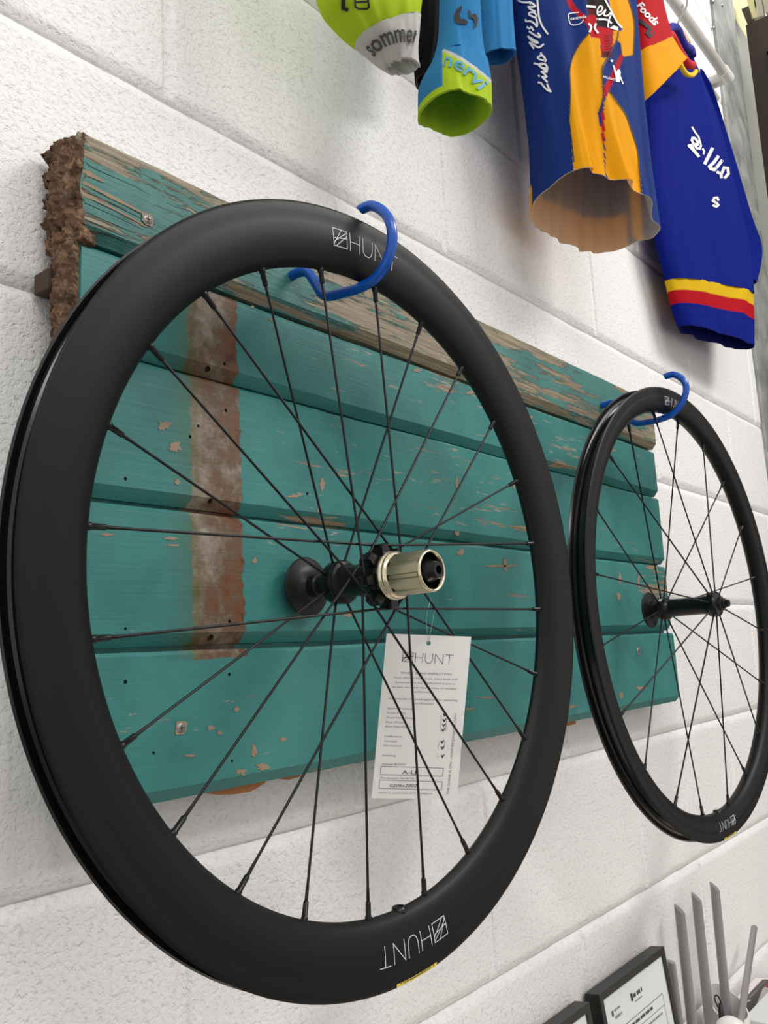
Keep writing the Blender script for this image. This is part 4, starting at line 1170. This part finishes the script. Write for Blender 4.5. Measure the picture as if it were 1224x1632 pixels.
# sleeve with yellow cuff
ys1, ys2 = -.15, -.135
o8, v8, f8 = tube_cloth('sleeve', [R3((985, -260), ys1, (1030, -280), ys2, .7), R3((1002, -80), ys1, (1036, -90), ys2, .8), R3((1010, 10), ys1, (1043, 0), ys2, .9), R3((1016, 82), ys1, (1057, 64), ys2, 1)],
                        .026, M['cloth'], j3, lambda p, f, t, ph: RED, 31., .002, nu=80, nv=70)
o9, v9, f9 = tube_cloth('sleeve_cuff', [R3((1016, 81), ys1, (1057, 63), ys2, 1.01), R3((1018, 112), ys1, (1067, 82), ys2, 1.1), R3((1020, 166), ys1, (1074, 108), ys2, 1.5)],
                        .026, M['cloth'], j3, lambda p, f, t, ph: YEL, 31., .003, nu=80, nv=40, lining=M['lining_orange'], label='yellow sleeve cuff', hem=lambda c, s_, t: t**2*s_*.018)
tr8 = bvh((v8, f8))
V, F = px_text('Foods', c3(862, 75), (32, 33), (8, -10), .3, .03); decal('sleeve_lettering', V, F, tr8, M['print_white'], o8)
V, F = px_strokes([[c3(*p) for p in ((915, 250), (1045, 345), (1010, 400), (1040, 435), (1085, 408))]], 6); decal('sleeve_mark', V, F, tr8, M['ink_black'], o8)

# royal blue knitted jersey ------------------------------------------
ROY = srgb(10, 30, 130); KY = srgb(228, 186, 30); KR = srgb(186, 18, 34)
j4 = thing('knitted_jersey', 'royal blue knitted long sleeved jersey with yellow and red striped hem', 'jersey', at(1150, 560, -.08))
y0_, y1_ = -.045, -.085
o10, v10, f10 = tube_cloth('body', [R3((1062, 45), y0_, (1100, 92), y1_, .5), R3((1040, 100), y0_, (1124, 150), y1_, .8), R3((1030, 200), y0_, (1145, 215), y1_, 1), R3((1034, 300), y0_, (1168, 310), y1_, 1), R3((1050, 390), y0_, (1190, 400), y1_, 1), R3((1064, 446), y0_, (1196, 472), y1_, 1.)],
                           .026, M['knit'], j4, lambda p, f, t, ph: ROY, 41., .005, 6, nu=150, nv=120)
def col_b(p, f, t, ph): return KY if t < .27 else (KR if t < .52 else ROY)
o11, v11, f11 = tube_cloth('hem_band', [R3((1064, 445), y0_, (1196, 471), y1_, 1.), R3((1073, 484), y0_, (1197, 512), y1_, .97), R3((1083, 520), y0_, (1197, 556), y1_, .9)],
                           .026, M['knit'], j4, col_b, 41., .005, 6, nu=150, nv=50, lining=M['lining_royal'], label='yellow, red and blue ribbed hem')
tr10 = bvh((v10, f10))
o12, v12, f12 = tube_cloth('sleeve', [R3((1116, 110), -.025, (1138, 150), -.045, .6), R3((1138, 220), -.025, (1166, 250), -.045, 1), R3((1160, 320), -.025, (1194, 345), -.045, 1), R3((1180, 400), -.025, (1211, 398), -.045, 1), R3((1185, 446), -.025, (1204, 452), -.045, .9)],
                           .014, M['knit'], j4, lambda p, f, t, ph: ROY, 47., .003, nu=60, nv=60, lining=M['lining_royal'])
def c5(x, y): return (1070+x/9.07, 180+y/9.07)
for st, w in (([(250, 470), (300, 520), (395, 625)], 4.4), ([(285, 460), (320, 530), (395, 625)], 4.4), ([(350, 450), (380, 460), (385, 420), (340, 365), (305, 360), (295, 395), (330, 460), (370, 510), (410, 515), (425, 480)], 3.8), ([(300, 205), (345, 280), (395, 350), (430, 470)], 2.8), ([(455, 520), (475, 560), (465, 590)], 3.2),
              ([(590, 515), (545, 610), (485, 730)], 5.4), ([(675, 630), (610, 720), (550, 775), (570, 805), (620, 820), (660, 780), (730, 690)], 5.2), ([(665, 855), (720, 880), (720, 925), (780, 930), (825, 880), (815, 800), (760, 790), (735, 860)], 4.6), ([(680, 1260), (665, 1225), (620, 1230), (600, 1270), (650, 1300), (680, 1330), (650, 1355), (605, 1335)], 3.8)):
    V, F = px_strokes([[c5(*p) for p in st]], w)
    decal('knit_lettering', V, F, tr10, M['print_white'], o10, .004)
for pts, r, c in (([(1062, 50), (1070, 44), (1079, 47), (1086, 62), (1092, 74), (1101, 80), (1103, 90)], .0085, ROY), ([(1064, 56), (1071, 58), (1079, 74), (1088, 90), (1097, 102), (1104, 104)], .008, KR), ([(1066, 62), (1073, 78), (1083, 100), (1093, 117), (1103, 120), (1109, 114)], .005, KY)):
    path = smooth_path([at(p[0], p[1], -.118) for p in pts], 5)
    G().tube(path, r, 10).make('collar_rib', plain('collar_knit', c, .85, bump=.8, bscale=260), j4, True)
hg = thing('coat_hanger', 'pale wooden coat hanger with steel hook inside the knitted jersey', 'hanger', at(1083, 40, -.06))
pth = smooth_path([at(1078, 52, -.075), at(1085, 62, -.08), at(1092, 74, -.085)], 5)
G().tube(pth, .014, 12).make('hanger_arm', M['hangerwood'], hg, True)
hk = smooth_path([at(1080, 40, -.07), at(1084, 28, -.07), at(1092, 16, -.07), at(1095, 4, -.07), at(1093, -8, -.066), at(1082, -14, -.05), at(1072, -4, -.03)], 6)
G().tube(hk, .0022, 8).make('wire_hook', M['steel'], hg, True)

# ------------------------------------------------------------------ desk with frames, tubes and packaging
DZ = .735
desk = thing('desk', 'pale laminate desk against the wall under the frames', 'desk', (1.0, -.3, 0))
G().bbox((.1, -.62, DZ-.025), (1.845, -.002, DZ), .003).make('desk_top', M['desk'], desk)
for x in (.16, 1.79):
    for y in (-.56, -.06):
        G().bbox((x-.02, y-.02, 0), (x+.02, y+.02, DZ-.025), .002).make('leg', M['frame'], desk)

def pframe(label, w, h, tr_px, logo):
    # the frame stands on the desk and leans with its top on the wall
    top = at(tr_px[0], tr_px[1], -.026)
    tilt = math.atan2(.035, h)
    zt = top.z; x1 = top.x; x0 = x1-w
    dn = Vector((0, -math.sin(tilt), -math.cos(tilt))); out = Vector((0, -math.cos(tilt), math.sin(tilt)))
    o3 = Vector((x0, -.026, zt))
    ln = (zt-DZ)/math.cos(tilt)
    t = thing('picture_frame', label, 'picture frame', (x0+w/2, -.04, DZ))
    P = lambda u, v, d: o3+Vector((u, 0, 0))+dn*v+out*d
    bw = .0095
    for (u0, u1, v0, v1) in ((0, w, 0, bw), (0, w, ln-bw-.001, ln-.001), (0, bw, bw, ln-bw), (w-bw, w, bw, ln-bw)):
        vs = [P(u, v, d) for d in (-.021, 0) for u, v in ((u0, v0), (u1, v0), (u1, v1), (u0, v1))]
        g = G().add(vs, [(0, 1, 2, 3), (7, 6, 5, 4), (0, 4, 5, 1), (1, 5, 6, 2), (2, 6, 7, 3), (3, 7, 4, 0)])
        g.make('frame_bar', M['frame'], t)
    vs = [P(u, v, d) for d in (-.012, -.003) for u, v in ((bw*.9, bw*.9), (w-bw*.9, bw*.9), (w-bw*.9, ln-bw*.9), (bw*.9, ln-bw*.9))]
    pg = G().add(vs, [(0, 1, 2, 3), (7, 6, 5, 4), (0, 4, 5, 1), (1, 5, 6, 2), (2, 6, 7, 3), (3, 7, 4, 0)]).make('certificate', M['paper'], t, label='printed certificate')
    def quad(u0, u1, v0, v1, m='ink_dark', nm='printed_line'):
        mesh(nm, [P(u0, v0, -.0026), P(u1, v0, -.0026), P(u1, v1, -.0026), P(u0, v1, -.0026)], [(0, 1, 2, 3)], M[m], pg)
    def words(u0, u1, v, hh, seed, m='ink'):
        r = random.Random(seed); u = u0; g = G()
        while u < u1-.002:
            l = min(r.uniform(.006, .016), u1-u)
            k = len(g.v); g.add([P(u, v-hh, -.0026), P(u+l, v-hh, -.0026), P(u+l, v, -.0026), P(u, v, -.0026)], [(0, 1, 2, 3)])
            u += l+hh*.7
        g.make('printed_line', M[m], pg, fix=False)
    if logo:
        # small mark and faint line of print at the left, bold mark in the middle, ruled heading below
        quad(.030, .035, .030, .037, 'ink_dark', 'printed_mark'); words(.038, .056, .033, .0026, 1); words(.038, .058, .042, .0034, 2)
        quad(.092, .098, .027, .037, 'ink_black', 'printed_mark'); words(.100, .130, .0345, .005, 3, 'ink_dark'); words(.103, .126, .041, .0018, 4)
        for a in ((.022, .192, .056, .0568), (.022, .192, .071, .0716), (.1913, .192, .056, .27), (.022, .0227, .056, .27)): quad(a[0], a[1], a[2], a[3], 'ink_dark', 'printed_rule')
        words(.062, .152, .0650, .0038, 5, 'ink_dark'); words(.040, .180, .080, .0026, 6); words(.045, .135, .087, .0026, 7); words(.08, .12, .1, .003, 8); words(.05, .16, .115, .003, 9)
    else:
        words(.06, .15, .05, .008, 11, 'ink_dark')
    return t
pframe('black framed certificate beside the grey plastic tubes', .222, .3, (1058, 1508), True)
pframe('black framed sheet standing lower, next to the framed certificate', .21, .3, (939, 1597), False)

def slant_tube(label, top, bottom, y, r, cut=.0085, base=.001):
    a = at(top[0], top[1], y); b = at(bottom[0], bottom[1], y)
    d = (a-b).normalized()
    foot = a - d*((a.z-DZ-base)/d.z)
    t = thing('plastic_tube', label, 'tube', foot)
    n = 20; vs = []; fs = []
    for k in range(n):
        an = 2*PI*k/n; off = Vector((math.cos(an), math.sin(an), 0))*r
        vs.append(foot+off)
        vs.append(a+off+Vector((0, 0, cut*(-.15*math.cos(an)+.85*math.sin(an)))))
    for k in range(n):
        k2 = (k+1) % n; fs.append((2*k, 2*k2, 2*k2+1, 2*k+1))
    fs.append(tuple(2*k for k in range(n))[::-1])
    o = mesh('tube_wall', vs, fs, M['greyplastic'], t); fixn(o); autosmooth(o, 40)
    mesh('cut_end', [vs[2*k+1] for k in range(n)], [tuple(range(n))], M['greyplastic'], t)
slant_tube('short grey plastic tube right against the certificate frame', (1070, 1533), (1083, 1632), -.02, .0062, cut=.003)
slant_tube('grey plastic tube with slanted top beside the short one', (1083, 1449), (1103, 1632), -.03, .0078)
slant_tube('grey plastic tube with slanted top, middle of the three tall ones', (1110, 1430), (1131, 1632), -.03, .0078)
slant_tube('tallest grey plastic tube with slanted top standing in the white pot', (1139, 1413), (1158, 1610), -.04, .0074, base=.006)
# white pot with a tall rounded back
pc = at(1161, 1605, -.048)
PY = -.048
t = thing('storage_pot', 'white plastic pot with high rounded back and black cord loop', 'pot', (pc.x, PY, DZ))
n = 48; vs = []; fs = []
rx, ry = .034, .03
zlow = at(1160, 1662, -.08).z; zhigh = at(1149, 1554, -.02).z
for sc in (1, .93):
    for lvl in range(2):
        for k in range(n):
            an = 2*PI*k/n
            z = DZ+.001+(.004 if sc < 1 else 0)
            if lvl:
                q = .5+.5*math.sin(an+.35); z = zlow+(zhigh-zlow)*q**1.6
            vs.append((pc.x+rx*sc*math.cos(an), PY+ry*sc*math.sin(an), z))
for k in range(n):
    k2 = (k+1) % n
    fs += [(k, k2, n+k2, n+k), (n+k, n+k2, 3*n+k2, 3*n+k), (3*n+k, 3*n+k2, 2*n+k2, 2*n+k)]
fs.append(tuple(range(n))[::-1]); fs.append(tuple(range(2*n, 3*n)))
o = mesh('pot_body', vs, fs, M['whiteceramic'], t); fixn(o); autosmooth(o, 40)
lp = smooth_path([at(1149, 1612, -.05), at(1144, 1604, -.05), at(1139, 1592, -.05), at(1141, 1586, -.05), at(1146, 1590, -.05), at(1149, 1600, -.05), at(1149, 1612, -.05)], 6)
G().tube(lp, .0012, 8).make('cord_loop', M['blackcord'], t, True)
G().tube([at(1148, 1599, -.051), at(1149, 1612, -.052), at(1151, 1640, -.055)], [.0028, .0042, .0042], 10).make('cord_grip', M['blackcord'], t, True)
# white domed cup in front
cy = -.15
cc = at(1164, 1632, cy)
t = thing('plastic_cup', 'upturned white plastic cup in front of the pot', 'cup', (cc.x, cy, DZ))
ct = at(1173, 1610, cy).z
g = G().lathe_y([(.0001, 0), (.008, -.001), (.016, -.006), (.021, -.014), (.024, -.03), (.030, -(ct-DZ)+.001)], 40)
mesh('cup_body', [(cc.x+v[0], cy+v[2], ct+v[1]) for v in g.v], g.f, M['whiteceramic'], t, True)
# leaning round rod
a = at(1202, 1478, -.03); b = at(1184, 1600, -.075); d = (a-b).normalized(); foot = a-d*((a.z-DZ-.006)/d.z)
t = thing('plastic_rod', 'thin grey rod leaning in front of the packaging', 'rod', foot)
G().tube([foot, a-d*.001, a], [.0056, .0056, .005], 16).make('rod_shaft', M['greyplastic'], t, True)
c = a+d*.0006; uu = d.cross(Vector((0, 1, 0))).normalized(); ww = d.cross(uu)
mesh('cut_end', [c+uu*.0049*math.cos(k*PI/8)+ww*.0049*math.sin(k*PI/8) for k in range(16)], [tuple(range(16))], M['greyplastic'], t)
# packaging card standing at the right, its upper edge cut in a slope
def c7(x, y): return (1120+x/11.77, 1530+y/11.765)
KY_ = -.03
pts = [at(*c7(*p), KY_) for p in ((560, 960), (690, 820), (850, 640), (1000, 480), (1110, 365), (1160, 355), (1300, 365), (1700, 380))]
pts += [Vector((pts[-1].x, KY_, DZ+.001)), Vector((pts[0].x, KY_, DZ+.001))]
pk = thing('packaging_card', 'white packaging card with dark grey wave and magenta print', 'packaging', (sum(p.x for p in pts)/len(pts), KY_, DZ))
n = len(pts)
g = G().add([p for p in pts]+[p+Vector((0, .012, 0)) for p in pts], [tuple(range(n)), tuple(range(n, 2*n))[::-1]]+[(i, i+n, (i+1) % n+n, (i+1) % n) for i in range(n)])
card_ = g.make('card_board', M['pack_white'], pk)
bt = bvh((pts, [tuple(range(n))]))
V, F = px_poly([c7(*p) for p in ((575, 965), (690, 828), (850, 650), (1000, 490), (1112, 372), (1160, 362), (1300, 372), (1300, 440), (1210, 470), (1130, 530), (1090, 620), (1050, 730), (1010, 830), (950, 900), (860, 980), (780, 1010), (700, 1000))]); decal('grey_wave_print', V, F, bt, M['pack_grey'], card_, .001)
V, F = px_poly([c7(*p) for p in ((1160, 495), (1220, 445), (1300, 420), (1300, 515), (1200, 510))]); decal('magenta_print', V, F, bt, M['pack_pink'], card_, .0016)
V, F = px_strokes([[c7(880, 700), c7(1040, 545)]], 3.2); decal('box_lettering', V, F, bt, M['ink'], card_, .0018)
V, F = px_poly([c7(*p) for p in ((820, 800), (850, 740), (920, 750), (870, 780))]); decal('box_mark', V, F, bt, M['greycut'], card_, .0018)
V, F = px_strokes([[c7(1070, 490), c7(1180, 395)]], 1.6); decal('box_lettering', V, F, bt, M['ink'], card_, .0018)
for p, q in (((1030, 1090), (1224, 900)), ((890, 1070), (960, 1010))):
    V, F = px_strokes([[c7(*p), c7(*q)]], 2.); decal('printed_line', V, F, bt, M['ink'], card_, .0016)
# small grey base strip in front of the card
q0 = at(*c7(800, 1110), -.05)
bs = thing('packaging_tray', 'pale grey tray edge in front of the packaging card', 'tray', (q0.x+.12, -.06, DZ))
G().bbox((q0.x, -.085, DZ+.001), (q0.x+.25, -.046, q0.z), .002).make('tray_body', M['paper'], bs)
